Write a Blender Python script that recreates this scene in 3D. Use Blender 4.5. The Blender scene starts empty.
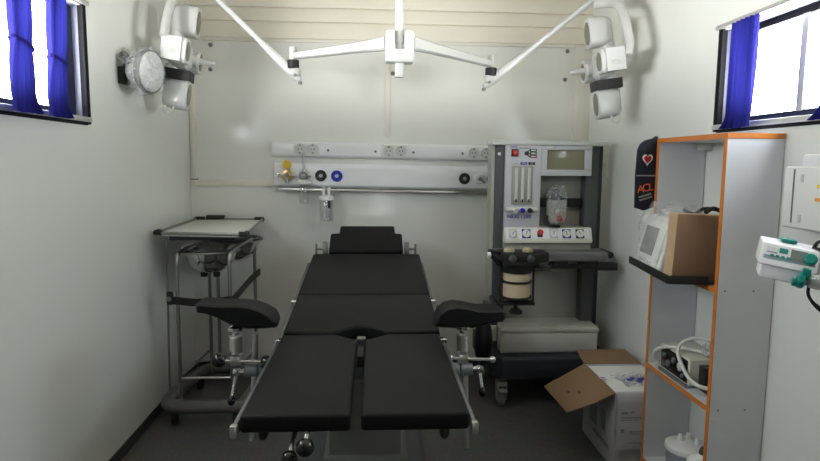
import bpy, bmesh, math, random
from mathutils import Vector, Matrix, Euler
random.seed(7)
PI = math.pi
SC = bpy.context.scene
COL = SC.collection
V = Vector

# ------------------------------------------------------------------ camera
HC = 1.34
FPX = 600.0
PITCH, YAW, ROLL = math.radians(6.46), math.radians(3.45), math.radians(.5)
_f = V((math.sin(YAW) * math.cos(PITCH), math.cos(YAW) * math.cos(PITCH), -math.sin(PITCH)))
_r = V((math.cos(YAW), -math.sin(YAW), 0))
_u = _r.cross(_f)
_c, _s = math.cos(ROLL), math.sin(ROLL)
_r, _u = _c * _r + _s * _u, _c * _u - _s * _r
cd = bpy.data.cameras.new('camera')
cam = bpy.data.objects.new('camera', cd)
COL.objects.link(cam)
cam.matrix_world = Matrix(((_r.x, _u.x, -_f.x, 0), (_r.y, _u.y, -_f.y, 0), (_r.z, _u.z, -_f.z, HC), (0, 0, 0, 1)))
cd.sensor_width = 36
cd.lens = 36 * FPX / 820
cd.clip_start = .02
SC.camera = cam

# ------------------------------------------------------------------ materials
MATS = {}


def mat(name, col, rough=.5, metal=0., spec=.5, noise=0., nscale=30., bump=0., bscale=60., trans=0., ior=1.45, coat=0., alpha=1., bstretch=None):
    m = bpy.data.materials.new(name)
    m.use_nodes = True
    nt = m.node_tree
    b = nt.nodes['Principled BSDF']
    b.inputs['Base Color'].default_value = (*col, 1)
    b.inputs['Roughness'].default_value = rough
    b.inputs['Metallic'].default_value = metal
    b.inputs['Specular IOR Level'].default_value = spec
    b.inputs['Transmission Weight'].default_value = trans
    b.inputs['IOR'].default_value = ior
    b.inputs['Coat Weight'].default_value = coat
    b.inputs['Alpha'].default_value = alpha
    tc = nt.nodes.new('ShaderNodeTexCoord')
    if noise > 0:
        n = nt.nodes.new('ShaderNodeTexNoise')
        n.inputs['Scale'].default_value = nscale
        n.inputs['Detail'].default_value = 4
        nt.links.new(tc.outputs['Object'], n.inputs['Vector'])
        mx = nt.nodes.new('ShaderNodeMixRGB')
        mx.inputs[1].default_value = (*[c * (1 - noise) for c in col], 1)
        mx.inputs[2].default_value = (*[min(1, c * (1 + noise)) for c in col], 1)
        nt.links.new(n.outputs['Fac'], mx.inputs[0])
        nt.links.new(mx.outputs[0], b.inputs['Base Color'])
    if bump > 0:
        n = nt.nodes.new('ShaderNodeTexNoise')
        n.inputs['Scale'].default_value = bscale
        n.inputs['Detail'].default_value = 3
        if bstretch:
            mp = nt.nodes.new('ShaderNodeMapping')
            mp.inputs['Scale'].default_value = bstretch
            nt.links.new(tc.outputs['Object'], mp.inputs['Vector'])
            nt.links.new(mp.outputs[0], n.inputs['Vector'])
        else:
            nt.links.new(tc.outputs['Object'], n.inputs['Vector'])
        bp = nt.nodes.new('ShaderNodeBump')
        bp.inputs['Strength'].default_value = bump
        bp.inputs['Distance'].default_value = .01
        nt.links.new(n.outputs['Fac'], bp.inputs['Height'])
        nt.links.new(bp.outputs[0], b.inputs['Normal'])
    MATS[name] = m
    return m


def mat_floor():
    m = mat('floor_vinyl', (.05, .05, .05), .42)
    nt = m.node_tree
    b = nt.nodes['Principled BSDF']
    tc = [n for n in nt.nodes if n.type == 'TEX_COORD'][0]
    vo = nt.nodes.new('ShaderNodeTexVoronoi')
    vo.inputs['Scale'].default_value = 95
    nt.links.new(tc.outputs['Object'], vo.inputs['Vector'])
    cr = nt.nodes.new('ShaderNodeValToRGB')
    cr.color_ramp.elements[0].position = .10
    cr.color_ramp.elements[0].color = (.34, .34, .32, 1)
    cr.color_ramp.elements[1].position = .24
    cr.color_ramp.elements[1].color = (.135, .133, .126, 1)
    nt.links.new(vo.outputs['Distance'], cr.inputs[0])
    n = nt.nodes.new('ShaderNodeTexNoise')
    n.inputs['Scale'].default_value = 14
    nt.links.new(tc.outputs['Object'], n.inputs['Vector'])
    mx = nt.nodes.new('ShaderNodeMixRGB')
    mx.blend_type = 'MULTIPLY'
    mx.inputs[0].default_value = .5
    nt.links.new(cr.outputs[0], mx.inputs[1])
    nt.links.new(n.outputs['Color'], mx.inputs[2])
    nt.links.new(mx.outputs[0], b.inputs['Base Color'])
    return m


def mat_film(name, tint, opacity, rough=.12, bump=.9, bscale=28):
    """thin clear plastic: see-through with creased gloss"""
    m = bpy.data.materials.new(name)
    m.use_nodes = True
    nt = m.node_tree
    nt.nodes.remove(nt.nodes['Principled BSDF'])
    out = nt.nodes['Material Output']
    tr = nt.nodes.new('ShaderNodeBsdfTransparent')
    tr.inputs[0].default_value = (.97, .97, .97, 1)
    pb = nt.nodes.new('ShaderNodeBsdfPrincipled')
    pb.inputs['Base Color'].default_value = (*tint, 1)
    pb.inputs['Roughness'].default_value = rough
    tc = nt.nodes.new('ShaderNodeTexCoord')
    n = nt.nodes.new('ShaderNodeTexNoise')
    n.inputs['Scale'].default_value = bscale
    n.inputs['Detail'].default_value = 3
    n.inputs['Distortion'].default_value = 1.2
    nt.links.new(tc.outputs['Object'], n.inputs['Vector'])
    bp = nt.nodes.new('ShaderNodeBump')
    bp.inputs['Strength'].default_value = bump
    bp.inputs['Distance'].default_value = .03
    nt.links.new(n.outputs['Fac'], bp.inputs['Height'])
    nt.links.new(bp.outputs[0], pb.inputs['Normal'])
    cr = nt.nodes.new('ShaderNodeMapRange')
    cr.inputs[1].default_value = .3
    cr.inputs[2].default_value = .7
    cr.inputs[3].default_value = max(0, opacity - .25)
    cr.inputs[4].default_value = min(1, opacity + .25)
    nt.links.new(n.outputs['Fac'], cr.inputs[0])
    mx = nt.nodes.new('ShaderNodeMixShader')
    nt.links.new(cr.outputs[0], mx.inputs[0])
    nt.links.new(tr.outputs[0], mx.inputs[1])
    nt.links.new(pb.outputs[0], mx.inputs[2])
    nt.links.new(mx.outputs[0], out.inputs[0])
    MATS[name] = m
    return m


def mat_pane(name, refl=.06, tint=(.97, .98, .98)):
    m = bpy.data.materials.new(name)
    m.use_nodes = True
    nt = m.node_tree
    nt.nodes.remove(nt.nodes['Principled BSDF'])
    out = nt.nodes['Material Output']
    tr = nt.nodes.new('ShaderNodeBsdfTransparent')
    tr.inputs[0].default_value = (*tint, 1)
    gl = nt.nodes.new('ShaderNodeBsdfGlossy')
    gl.inputs['Roughness'].default_value = .02
    mx = nt.nodes.new('ShaderNodeMixShader')
    mx.inputs[0].default_value = refl
    nt.links.new(tr.outputs[0], mx.inputs[1])
    nt.links.new(gl.outputs[0], mx.inputs[2])
    nt.links.new(mx.outputs[0], out.inputs[0])
    MATS[name] = m
    return m


def mat_curtain():
    m = bpy.data.materials.new('blue_curtain_cloth')
    m.use_nodes = True
    nt = m.node_tree
    nt.nodes.remove(nt.nodes['Principled BSDF'])
    out = nt.nodes['Material Output']
    d = nt.nodes.new('ShaderNodeBsdfDiffuse')
    t = nt.nodes.new('ShaderNodeBsdfTranslucent')
    tc = nt.nodes.new('ShaderNodeTexCoord')
    n = nt.nodes.new('ShaderNodeTexNoise')
    n.inputs['Scale'].default_value = 240
    nt.links.new(tc.outputs['Object'], n.inputs['Vector'])
    cr = nt.nodes.new('ShaderNodeValToRGB')
    cr.color_ramp.elements[0].color = (.024, .022, .15, 1)
    cr.color_ramp.elements[1].color = (.034, .031, .21, 1)
    nt.links.new(n.outputs['Fac'], cr.inputs[0])
    nt.links.new(cr.outputs[0], d.inputs[0])
    t.inputs[0].default_value = (.03, .033, .22, 1)
    mx = nt.nodes.new('ShaderNodeMixShader')
    mx.inputs[0].default_value = .22
    nt.links.new(d.outputs[0], mx.inputs[1])
    nt.links.new(t.outputs[0], mx.inputs[2])
    nt.links.new(mx.outputs[0], out.inputs[0])
    MATS['curtain'] = m


def mat_brushed():
    return mat('steel', (.62, .61, .59), .28, 1., noise=.08, nscale=90)


mat('wall_laminate', (.76, .762, .715), .14, spec=.5, noise=.015, nscale=3, bump=.02, bscale=5)
mat('side_laminate', (.75, .76, .73), .28, spec=.45, noise=.015, nscale=3, bump=.02, bscale=5)
mat('slat_paint', (.77, .73, .62), .45, noise=.04, nscale=8)
mat('trim_cream', (.74, .72, .63), .35)
mat('front_board', (.10, .095, .09), .6, noise=.05)
mat('ceiling_paint', (.48, .46, .41), .5, noise=.02)
mat_floor()
mat('baseboard', (.05, .05, .05), .45, noise=.2)
mat('vinyl_black', (.0075, .0075, .0080), .52, spec=.16, bump=.12, bscale=420)
mat('rubber_black', (.010, .010, .010), .55)
mat('gloss_black', (.008, .008, .009), .18)
mat_brushed()
mat('chrome', (.72, .72, .72), .12, 1.)
mat('dull_steel', (.30, .30, .29), .36, 1., noise=.1, nscale=60)
mat('rail_grey', (.20, .20, .20), .45, .9)
mat('dome_olive', (.42, .38, .25), .4)
mat('drawer_cream_dim', (.58, .575, .53), .42)  # machine cream darkened to stand in for the weaker light low down
mat('clamp_grey', (.19, .20, .22), .4, .3)
mat('lamp_white', (.54, .545, .535), .32, coat=.2)
mat('lens_grey', (.16, .16, .13), .15)
mat('plastic_white', (.80, .80, .78), .3)
mat('panel_white', (.83, .83, .85), .22)
mat('socket_white', (.82, .82, .78), .28)
mat('socket_hole', (.10, .10, .10), .5)
mat('cap_grey', (.62, .63, .60), .4)
mat('machine_dark', (.075, .077, .082), .45, noise=.06)
mat('machine_grey', (.17, .17, .165), .42)
mat('bumper_grey', (.13, .13, .12), .5)
mat('machine_mid', (.38, .38, .33), .45)
mat('machine_face', (.56, .565, .60), .38)
mat('machine_cream', (.74, .73, .66), .4)
mat('base_navy', (.030, .033, .042), .5)
mat('olive_screen', (.26, .25, .17), .12)
mat('beige_bellows', (.62, .50, .34), .55, noise=.06, nscale=60)
mat('brass', (.62, .45, .18), .3, .8)
mat('yellow_paint', (.75, .50, .03), .35)
mat('blue_paint', (.02, .035, .42), .35)
mat('blue_text', (.04, .04, .35), .5)
mat('black_paint', (.018, .018, .02), .4)
mat('red_paint', (.60, .02, .02), .35)
mat('dark_red', (.16, .015, .015), .35)
mat('green_dark', (.02, .10, .06), .4)
mat('bulb_orange', (.85, .25, .12), .3)
mat('dial_white', (.80, .80, .78), .3)
mat('melamine', (.66, .665, .69), .42, noise=.03, nscale=12)
mat('orange_edge', (.60, .19, .028), .42)
mat('cardboard', (.235, .148, .082), .75, noise=.08, nscale=25)
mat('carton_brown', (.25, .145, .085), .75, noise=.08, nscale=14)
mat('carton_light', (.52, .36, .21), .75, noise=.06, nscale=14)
mat('carton_print', (.46, .465, .48), .5)
mat('carton_ink', (.25, .26, .30), .5)
mat('foam_white', (.82, .82, .80), .6, bump=.1, bscale=80)
mat('monitor_white', (.74, .75, .74), .35)
mat('monitor_screen', (.26, .28, .26), .15)
mat('navy_cloth', (.012, .013, .022), .8, bump=.3, bscale=300)
mat('cloth_print', (.30, .30, .32), .7)
mat('print_orange', (.70, .13, .07), .6)
mat('print_white', (.80, .76, .74), .6)
mat('teal', (.0, .20, .17), .35)
mat('teal_face', (.20, .30, .30), .4)
mat('pump_white', (.83, .83, .86), .32)
mat('pump_panel', (.70, .71, .72), .4)
mat('lcd_grey', (.17, .19, .18), .2)
mat('label_yellow', (.85, .62, .05), .4)
mat('label_orange', (.85, .36, .08), .4)
mat('frame_dark', (.012, .012, .015), .7, spec=.1)
mat('alu', (.66, .66, .66), .35, .7)
mat('frame_blue', (.022, .026, .06), .6, spec=.2)
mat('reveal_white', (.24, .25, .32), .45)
mat('hose_white', (.72, .71, .66), .4)
mat('device_case', (.62, .61, .52), .4)
mat('canister_grey', (.30, .32, .36), .4)
mat('tray_board', (.66, .66, .62), .35)
mat('bag_black', (.006, .006, .007), .3, bump=.3, bscale=30)
mat('wheel_grey', (.26, .26, .25), .5)
mat('bolt_grey', (.20, .20, .19), .5, .4)
mat('ground_grey', (.55, .54, .50), .9, noise=.1)
mat_film('wrap_film', (.74, .77, .82), .17)
mat_film('bag_film', (.84, .85, .86), .16, bump=.5, bscale=7)
mat_film('thin_film', (.75, .77, .80), .30, bscale=40)
mat_pane('window_pane', .05)
mat_pane('clear_plastic', .12, (.965, .97, .97))
mat_pane('frost_plastic', .14, (.90, .92, .92))
mat_curtain()

# ------------------------------------------------------------------ mesh builder
ROOTM = {}


def frame(o, d, up=V((0, 0, 1))):
    """matrix at o whose z is along d"""
    d = V(d).normalized()
    if abs(d.dot(up)) > .99:
        up = V((1, 0, 0))
    x = up.cross(d).normalized()
    y = d.cross(x)
    return Matrix(((x.x, y.x, d.x, o[0]), (x.y, y.y, d.y, o[1]), (x.z, y.z, d.z, o[2]), (0, 0, 0, 1)))


class MB:
    def __init__(s):
        s.bm = bmesh.new()
        s.mats = []

    def _mi(s, faces, m):
        if m is None:
            return
        if m not in s.mats:
            s.mats.append(m)
        i = s.mats.index(m)
        for f in faces:
            f.material_index = i

    def _merge(s, b2, M=None, m=None, smooth=False):
        if M is not None:
            bmesh.ops.transform(b2, matrix=M, verts=b2.verts)
        vm = {}
        for v in b2.verts:
            vm[v] = s.bm.verts.new(v.co)
        fs = []
        for f in b2.faces:
            try:
                nf = s.bm.faces.new([vm[v] for v in f.verts])
            except ValueError:
                continue
            nf.smooth = smooth or f.smooth
            fs.append(nf)
        b2.free()
        s._mi(fs, m)
        return s

    def box(s, lo, hi, bev=0., m=None, M=None, seg=2):
        b = bmesh.new()
        c = [(lo[i] + hi[i]) / 2 for i in range(3)]
        sz = [abs(hi[i] - lo[i]) for i in range(3)]
        bmesh.ops.create_cube(b, size=1)
        bmesh.ops.transform(b, matrix=Matrix.Translation(c) @ Matrix.Diagonal((*sz, 1)), verts=b.verts)
        if bev > 0:
            bmesh.ops.bevel(b, geom=list(b.edges), offset=min(bev, min(sz) * .49), segments=seg, profile=.5, affect='EDGES')
            for f in b.faces:
                f.smooth = True
        return s._merge(b, M, m)

    def cyl(s, p0, p1, r0, r1=None, seg=20, m=None, bev=0., smooth=True):
        p0, p1 = V(p0), V(p1)
        r1 = r0 if r1 is None else r1
        L = (p1 - p0).length
        bv = min(bev, L * .4, r0 * .5, r1 * .5) if bev else 0
        prof = [(0, 0)]
        if bv:
            prof += [(r0 - bv, 0), (r0, bv), (r1, L - bv), (r1 - bv, L)]
        else:
            prof += [(r0, 0), (r1, L)]
        prof += [(0, L)]
        return s.lathe(prof, frame(p0, p1 - p0), seg, m, smooth)

    def lathe(s, prof, M, seg=24, m=None, smooth=True):
        b = bmesh.new()
        rings = []
        for r, z in prof:
            if r < 1e-6:
                rings.append([b.verts.new((0, 0, z))])
            else:
                rings.append([b.verts.new((r * math.cos(2 * PI * k / seg), r * math.sin(2 * PI * k / seg), z)) for k in range(seg)])
        for a, c in zip(rings, rings[1:]):
            for k in range(seg):
                k2 = (k + 1) % seg
                if len(a) == 1 and len(c) == 1:
                    continue
                if len(a) == 1:
                    f = b.faces.new((a[0], c[k2], c[k]))
                elif len(c) == 1:
                    f = b.faces.new((a[k], a[k2], c[0]))
                else:
                    f = b.faces.new((a[k], a[k2], c[k2], c[k]))
                f.smooth = smooth
        for a, c in zip(prof, prof[1:]):
            pass
        bmesh.ops.recalc_face_normals(b, faces=b.faces)
        # hard edges between flat caps and sides are kept by auto sharp below
        return s._merge(b, M, m)

    def tube(s, pts, r, seg=12, m=None, closed=False, smoothn=0, ell=None):
        pts = [V(p) for p in pts]
        if smoothn:
            pts = catmull(pts, smoothn, closed)
        n = len(pts)
        rr = r if isinstance(r, (list, tuple)) else None
        b = bmesh.new()
        rings = []
        prev = None
        for i, p in enumerate(pts):
            if closed:
                t = pts[(i + 1) % n] - pts[i - 1]
            else:
                t = pts[min(i + 1, n - 1)] - pts[max(i - 1, 0)]
            t.normalize()
            if prev is None:
                up = V((0, 0, 1)) if abs(t.z) < .9 else V((0, 1, 0))
                x = up.cross(t).normalized()
            else:
                x = prev - t * prev.dot(t)
                x.normalize()
            prev = x
            y = t.cross(x)
            if rr:
                q = i / (n - 1) * (len(rr) - 1)
                k = min(int(q), len(rr) - 2)
                rad = rr[k] + (rr[k + 1] - rr[k]) * (q - k)
            else:
                rad = r
            ex, ey = ell if ell else (1, 1)
            rings.append([b.verts.new(p + x * rad * ex * math.cos(2 * PI * j / seg) + y * rad * ey * math.sin(2 * PI * j / seg)) for j in range(seg)])
        R = list(zip(rings, rings[1:])) + ([(rings[-1], rings[0])] if closed else [])
        for a, c in R:
            for j in range(seg):
                f = b.faces.new((a[j], a[(j + 1) % seg], c[(j + 1) % seg], c[j]))
                f.smooth = True
        if not closed:
            b.faces.new(rings[0][::-1])
            b.faces.new(rings[-1])
        bmesh.ops.recalc_face_normals(b, faces=b.faces)
        return s._merge(b, None, m)

    def prism(s, pts, vec, bev=0., m=None, M=None, seg=2, smooth=False):
        """planar polygon extruded along vec"""
        b = bmesh.new()
        vs = [b.verts.new(p) for p in pts]
        f = b.faces.new(vs)
        r = bmesh.ops.extrude_face_region(b, geom=[f])
        bmesh.ops.translate(b, vec=V(vec), verts=[e for e in r['geom'] if isinstance(e, bmesh.types.BMVert)])
        bmesh.ops.recalc_face_normals(b, faces=b.faces)
        if bev > 0:
            bmesh.ops.bevel(b, geom=list(b.edges), offset=bev, segments=seg, profile=.5, affect='EDGES')
            for q in b.faces:
                q.smooth = True
        return s._merge(b, M, m, smooth)

    def loft(s, loops, m=None, closed=True, caps=True, M=None, smooth=True):
        b = bmesh.new()
        rings = [[b.verts.new(p) for p in L] for L in loops]
        n = len(rings[0])
        for a, c in zip(rings, rings[1:]):
            for j in range(n if closed else n - 1):
                f = b.faces.new((a[j], a[(j + 1) % n], c[(j + 1) % n], c[j]))
                f.smooth = smooth
        if caps and closed:
            b.faces.new(rings[0][::-1])
            b.faces.new(rings[-1])
        bmesh.ops.recalc_face_normals(b, faces=b.faces)
        return s._merge(b, M, m)

    def ball(s, c, r, m=None, sc=(1, 1, 1), seg=20, M=None):
        b = bmesh.new()
        bmesh.ops.create_uvsphere(b, u_segments=seg, v_segments=max(8, seg // 2), radius=r)
        T = Matrix.Translation(c) @ (M if M else Matrix.Identity(4)) @ Matrix.Diagonal((*sc, 1))
        for f in b.faces:
            f.smooth = True
        return s._merge(b, T, m)

    def build(s, name, m, parent=None, local=False, label=None):
        me = bpy.data.meshes.new(name)
        M = None
        if parent is not None and not local:
            M = ROOTM[parent.name].inverted()
            bmesh.ops.transform(s.bm, matrix=M, verts=s.bm.verts)
        s.bm.to_mesh(me)
        s.bm.free()
        names = s.mats or [m]
        for k in names:
            me.materials.append(MATS[k if k else m])
        # sharp by angle
        try:
            me.set_sharp_from_angle(angle=math.radians(42))
        except Exception:
            pass
        o = bpy.data.objects.new(name, me)
        COL.objects.link(o)
        if parent is not None:
            o.parent = parent
            ROOTM[o.name] = ROOTM[parent.name]
        else:
            ROOTM[o.name] = Matrix.Identity(4)
        if label:
            o['label'] = label
        return o


def catmull(P, n, closed=False):
    out = []
    N = len(P)
    for i in range(N if closed else N - 1):
        if closed:
            a, b, c, d = P[(i - 1) % N], P[i], P[(i + 1) % N], P[(i + 2) % N]
        else:
            a, b, c, d = P[max(i - 1, 0)], P[i], P[i + 1], P[min(i + 2, N - 1)]
        for k in range(n):
            t = k / n
            out.append(.5 * ((2 * b) + (c - a) * t + (2 * a - 5 * b + 4 * c - d) * t * t + (3 * b - a - 3 * c + d) * t ** 3))
    if not closed:
        out.append(P[-1])
    return out


def thing(name, label, cat, loc=(0, 0, 0), rot=(0, 0, 0), group=None):
    o = bpy.data.objects.new(name, None)
    o.empty_display_size = .05
    COL.objects.link(o)
    o.location = loc
    o.rotation_euler = rot
    o['label'] = label
    o['category'] = cat
    if group:
        o['group'] = group
    ROOTM[o.name] = Matrix.Translation(loc) @ Euler(rot).to_matrix().to_4x4()
    return o


def tag(o, label, cat, group=None):
    """top-level thing of one mesh: move its origin to its base"""
    me = o.data
    xs = [v.co for v in me.vertices]
    lo = V((min(v.x for v in xs), min(v.y for v in xs), min(v.z for v in xs)))
    hi = V((max(v.x for v in xs), max(v.y for v in xs), max(v.z for v in xs)))
    b = V(((lo.x + hi.x) / 2, (lo.y + hi.y) / 2, lo.z))
    me.transform(Matrix.Translation(-b))
    o.location = b
    ROOTM[o.name] = Matrix.Translation(b)
    o['label'] = label
    o['category'] = cat
    if group:
        o['group'] = group
    return o


def struct(name, mb=None, m=None, loc=(0, 0, 0)):
    if mb is None:
        o = bpy.data.objects.new(name, None)
        COL.objects.link(o)
        o.location = loc
        ROOTM[o.name] = Matrix.Translation(loc)
    else:
        o = mb.build(name, m)
    o['kind'] = 'structure'
    return o


def text(name, body, size, m, parent, M, depth=.0006, label=None, shear=0.):
    """flat lettering with a little thickness; M: matrix whose XY plane carries the text, centred, in world space"""
    cu = bpy.data.curves.new(name, 'FONT')
    cu.body = body
    cu.size = size
    cu.align_x = 'CENTER'
    cu.align_y = 'CENTER'
    cu.extrude = depth
    cu.shear = shear
    t = bpy.data.objects.new(name + '_curve', cu)
    COL.objects.link(t)
    bpy.context.view_layer.update()
    me = bpy.data.meshes.new_from_object(t.evaluated_get(bpy.context.evaluated_depsgraph_get()))
    bpy.data.objects.remove(t)
    bpy.data.curves.remove(cu)
    me.name = name
    me.transform(ROOTM[parent.name].inverted() @ M)
    me.materials.clear()
    me.materials.append(MATS[m])
    o = bpy.data.objects.new(name, me)
    COL.objects.link(o)
    o.parent = parent
    ROOTM[o.name] = ROOTM[parent.name]
    if label:
        o['label'] = label
    return o


FRONT = Matrix(((1, 0, 0, 0), (0, 0, -1, 0), (0, 1, 0, 0), (0, 0, 0, 1)))   # XY plane -> XZ plane facing -Y


def front(x, y, z, rz=0, ry=0, rx=0):
    return Matrix.Translation((x, y, z)) @ Euler((rx, ry, rz)).to_matrix().to_4x4() @ FRONT


# ------------------------------------------------------------------ room
XL, XR, YB, YF, ZC = -1.14, 1.368, 3.82, -3.4, 2.46
TH = .07
struct('floor', MB().box((XL - TH, YF - TH, -.06), (XR + TH, YB + TH, 0)), 'floor_vinyl')
struct('ceiling', MB().box((XL - TH, YF - TH, ZC), (XR + TH, YB + TH, ZC + .06)), 'ceiling_paint')


def holed_wall(name, x0, x1, y0, y1, wy0, wy1, wz0, wz1, m):
    b = MB()
    b.box((x0, y0, 0), (x1, y1, wz0))
    b.box((x0, y0, wz1), (x1, y1, ZC))
    b.box((x0, y0, wz0), (x1, wy0, wz1))
    b.box((x0, wy1, wz0), (x1, y1, wz1))
    return struct(name, b, m)


LW = (1.20, 2.485, 1.50, 1.935)
RW = (1.10, 2.345, 1.492, 1.865)
holed_wall('wall_left', XL - TH, XL, YF, YB, *LW, 'side_laminate')
holed_wall('wall_right', XR, XR + TH, YF, YB, *RW, 'side_laminate')
back = struct('wall_back', MB().box((XL - TH, YB, 0), (XR + TH, YB + TH, ZC)), 'wall_laminate')
# front wall with an open doorway behind the camera
DW = (.10, .13, 0, 2.05)
fw = MB()
fw.box((XL - TH, YF - TH, 0), (DW[0], YF, ZC))
fw.box((DW[1], YF - TH, 0), (XR + TH, YF, ZC))
fw.box((DW[0], YF - TH, DW[3]), (DW[1], YF, ZC))
struct('wall_front', fw, 'front_board')

# slatted upper part of the back wall
b = MB()
zz = [2.083, 2.185, 2.268, 2.36, 2.45]
for z0, z1 in zip(zz, zz[1:]):
    dz = z1 - z0
    prof = [(0, z0), (-.004, z0 + .001), (-.011, z0 + .005), (-.012, z0 + .012), (-.012, z1 - .008), (-.009, z1 - .003), (-.004, z1), (0, z1)]
    b.loft([[(x, YB + p[0], p[1]) for p in prof] for x in (XL + .001, XR - .001)], smooth=False)
up = struct('wall_back_upper', b, 'slat_paint')
# trims of the back wall panels
tr = lambda n, lo, hi: struct(n, MB().box(lo, hi, .002), 'trim_cream')
tr('trim_1', (-1.128, YB - .012, 1.19), (-1.098, YB, 2.08))
tr('trim_2', (-1.138, YB - .010, 1.185), (-.56, YB, 1.225))
tr('trim_3', (.066, YB - .010, 1.50), (.098, YB, 2.08))
tr('trim_4', (1.262, YB - .014, .0), (1.372, YB, 2.08))
tr('trim_5', (-1.05, YB - .012, 2.066), (1.262, YB, 2.084))
mark = struct('trim_6', MB().box((-1.133, YB - .014, 1.222), (-1.09, YB - .0095, 1.229)), 'bolt_grey')
for n, (bx, bz) in enumerate([(-.995, 2.04), (-1.0, 1.895), (1.215, 2.045), (1.205, 1.87), (.115, 1.89)]):
    bb = MB().lathe([(0, 0), (.013, 0), (.013, .004), (.008, .008), (0, .009)], frame((bx, YB, bz), (0, -1, 0)), 12)
    bb.build('bolt', 'bolt_grey', back)
# baseboards
struct('baseboard_left', MB().box((XL, YF, 0), (XL + .008, YB - .001, .055), .003), 'baseboard')
struct('baseboard_right', MB().box((XR - .008, YF, 0), (XR, YB - .016, .055), .003), 'baseboard')
struct('baseboard_back', MB().box((XL + .01, YB - .008, 0), (1.26, YB, .055), .003), 'baseboard')


# ------------------------------------------------------------------ windows
def window(name, side, wy0, wy1, wz0, wz1, wx, mull):
    o = struct(name, loc=(wx, (wy0 + wy1) / 2, wz0))
    s = side                                     # outward direction in x
    P = lambda d, y, z: (wx + s * d, y, z)

    def bx(mb, d0, d1, y0, y1, z0, z1, bev=.002, m=None):
        lo = (min(wx + s * d0, wx + s * d1), y0, z0)
        hi = (max(wx + s * d0, wx + s * d1), y1, z1)
        mb.box(lo, hi, bev, m)
    # dark interior trim
    a = MB()
    bx(a, -.010, .012, wy1 - .006, wy1 + .022, wz0 - .02, wz1 + .02)
    bx(a, -.008, .012, wy0 - .02, wy0, wz0 - .02, wz1 + .02)
    bx(a, -.008, .012, wy0, wy1, wz0 - .024, wz0 - .012)
    bx(a, -.008, .012, wy0, wy1, wz1 + .004, wz1 + .022)
    a.build('outer_trim', 'frame_dark', o)
    a = MB()
    bx(a, -.012, .01, wy0, wy1 + .03, wz0 - .012, wz0 + .008)
    bx(a, -.022, .01, wy0, wy1 + .028, wz1 + .004, wz1 + .020)
    a.build('track', 'alu', o)
    a = MB()
    bx(a, .012, TH, wy1 - .004, wy1, wz0, wz1)
    bx(a, .012, TH, wy0, wy0 + .004, wz0, wz1)
    bx(a, .012, TH, wy0, wy1, wz1 - .004, wz1)
    bx(a, .012, TH, wy0, wy1, wz0, wz0 + .004)
    a.build('reveal', 'reveal_white', o)
    a = MB()
    bx(a, .034, .062, wy1 - .075, wy1 - .004, wz0 + .004, wz1 - .004)
    bx(a, .040, .062, wy0 + .004, wy0 + .03, wz0 + .004, wz1 - .004)
    bx(a, .040, .062, wy0 + .03, wy1 - .022, wz0 + .004, wz0 + .034, m='frame_blue')
    bx(a, .040, .062, wy0 + .03, wy1 - .022, wz1 - .03, wz1 - .004, m='frame_dark')
    for i in range(len(a.mats)):
        pass
    # first two boxes carry the dark frame
    fr = a
    fr.mats = fr.mats if 'frame_dark' == fr.mats[0] else fr.mats
    f = fr.build('sash', 'frame_dark', o)
    for ym in mull:
        g = MB()
        bx(g, .038, .060, ym - .016, ym + .016, wz0 + .03, wz1 - .028)
        g.build('mullion', 'alu', o)
    g = MB()
    bx(g, .049, .053, wy0 + .02, wy1 - .015, wz0 + .02, wz1 - .02, 0)
    g.build('pane', 'window_pane', o)
    return o


window('window_1', -1, *LW, XL, [1.84])
window('window_2', 1, *RW, XR, [1.945, 1.5])


def curtain(name, side, wx, y0t, y1t, y0b, y1b, zt, zb, label, tie=None, folds=6, flare=0.02):
    """gathered cloth hanging in front of a window"""
    t = thing(name, label, 'curtain', (wx - side * .03, (y0b + y1b) / 2, zb))
    nz, ny = 26, 60
    grid = []
    for i in range(nz + 1):
        v = i / nz
        z = zt + (zb - zt) * v
        a = y0t + (y0b - y0t) * v
        c = y1t + (y1b - y1t) * v
        if tie is not None:
            k = math.exp(-((v - tie) / .10) ** 2) * .08
            w = c - a
            a += w * k
            c -= w * k
        fl = max(0, (v - .86) / .14) ** 2 * flare
        a -= fl * .6
        c += fl * .6
        row = []
        for j in range(ny + 1):
            u = j / ny
            y = a + (c - a) * u
            amp = .012 + .004 * math.sin(3 * v + u * 5)
            d = .035 + amp * math.sin(u * folds * 2 * PI + .8 * math.sin(v * 3 + u * 4)) + fl * .5 * (1 + math.sin(u * 9))
            row.append((wx - side * d, y, z))
        grid.append(row)
    b = bmesh.new()
    vs = [[b.verts.new(p) for p in r] for r in grid]
    for i in range(nz):
        for j in range(ny):
            f = b.faces.new((vs[i][j], vs[i][j + 1], vs[i + 1][j + 1], vs[i + 1][j]))
            f.smooth = True
    bmesh.ops.solidify(b, geom=list(b.faces), thickness=.0018)
    for f in b.faces:
        f.smooth = True
    mb = MB()
    mb._merge(b)
    mb.build('cloth', 'curtain', t)
    if tie is not None:
        z = zt + (zb - zt) * tie
        a = y0t + (y0b - y0t) * tie
        c = y1t + (y1b - y1t) * tie
        w = c - a
        a, c = a + w * .08, c - w * .08
        pts = []
        for k in range(24):
            an = 2 * PI * k / 24
            pts.append((wx - side * (.036 + .019 * math.sin(an)), (a + c) / 2 + (w * .435) * math.cos(an), z - .012 * math.cos(an)))
        MB().tube(pts, .0045, 8, closed=True, ell=(.6, 1.6)).build('tieback', 'curtain', t)
    return t


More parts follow.
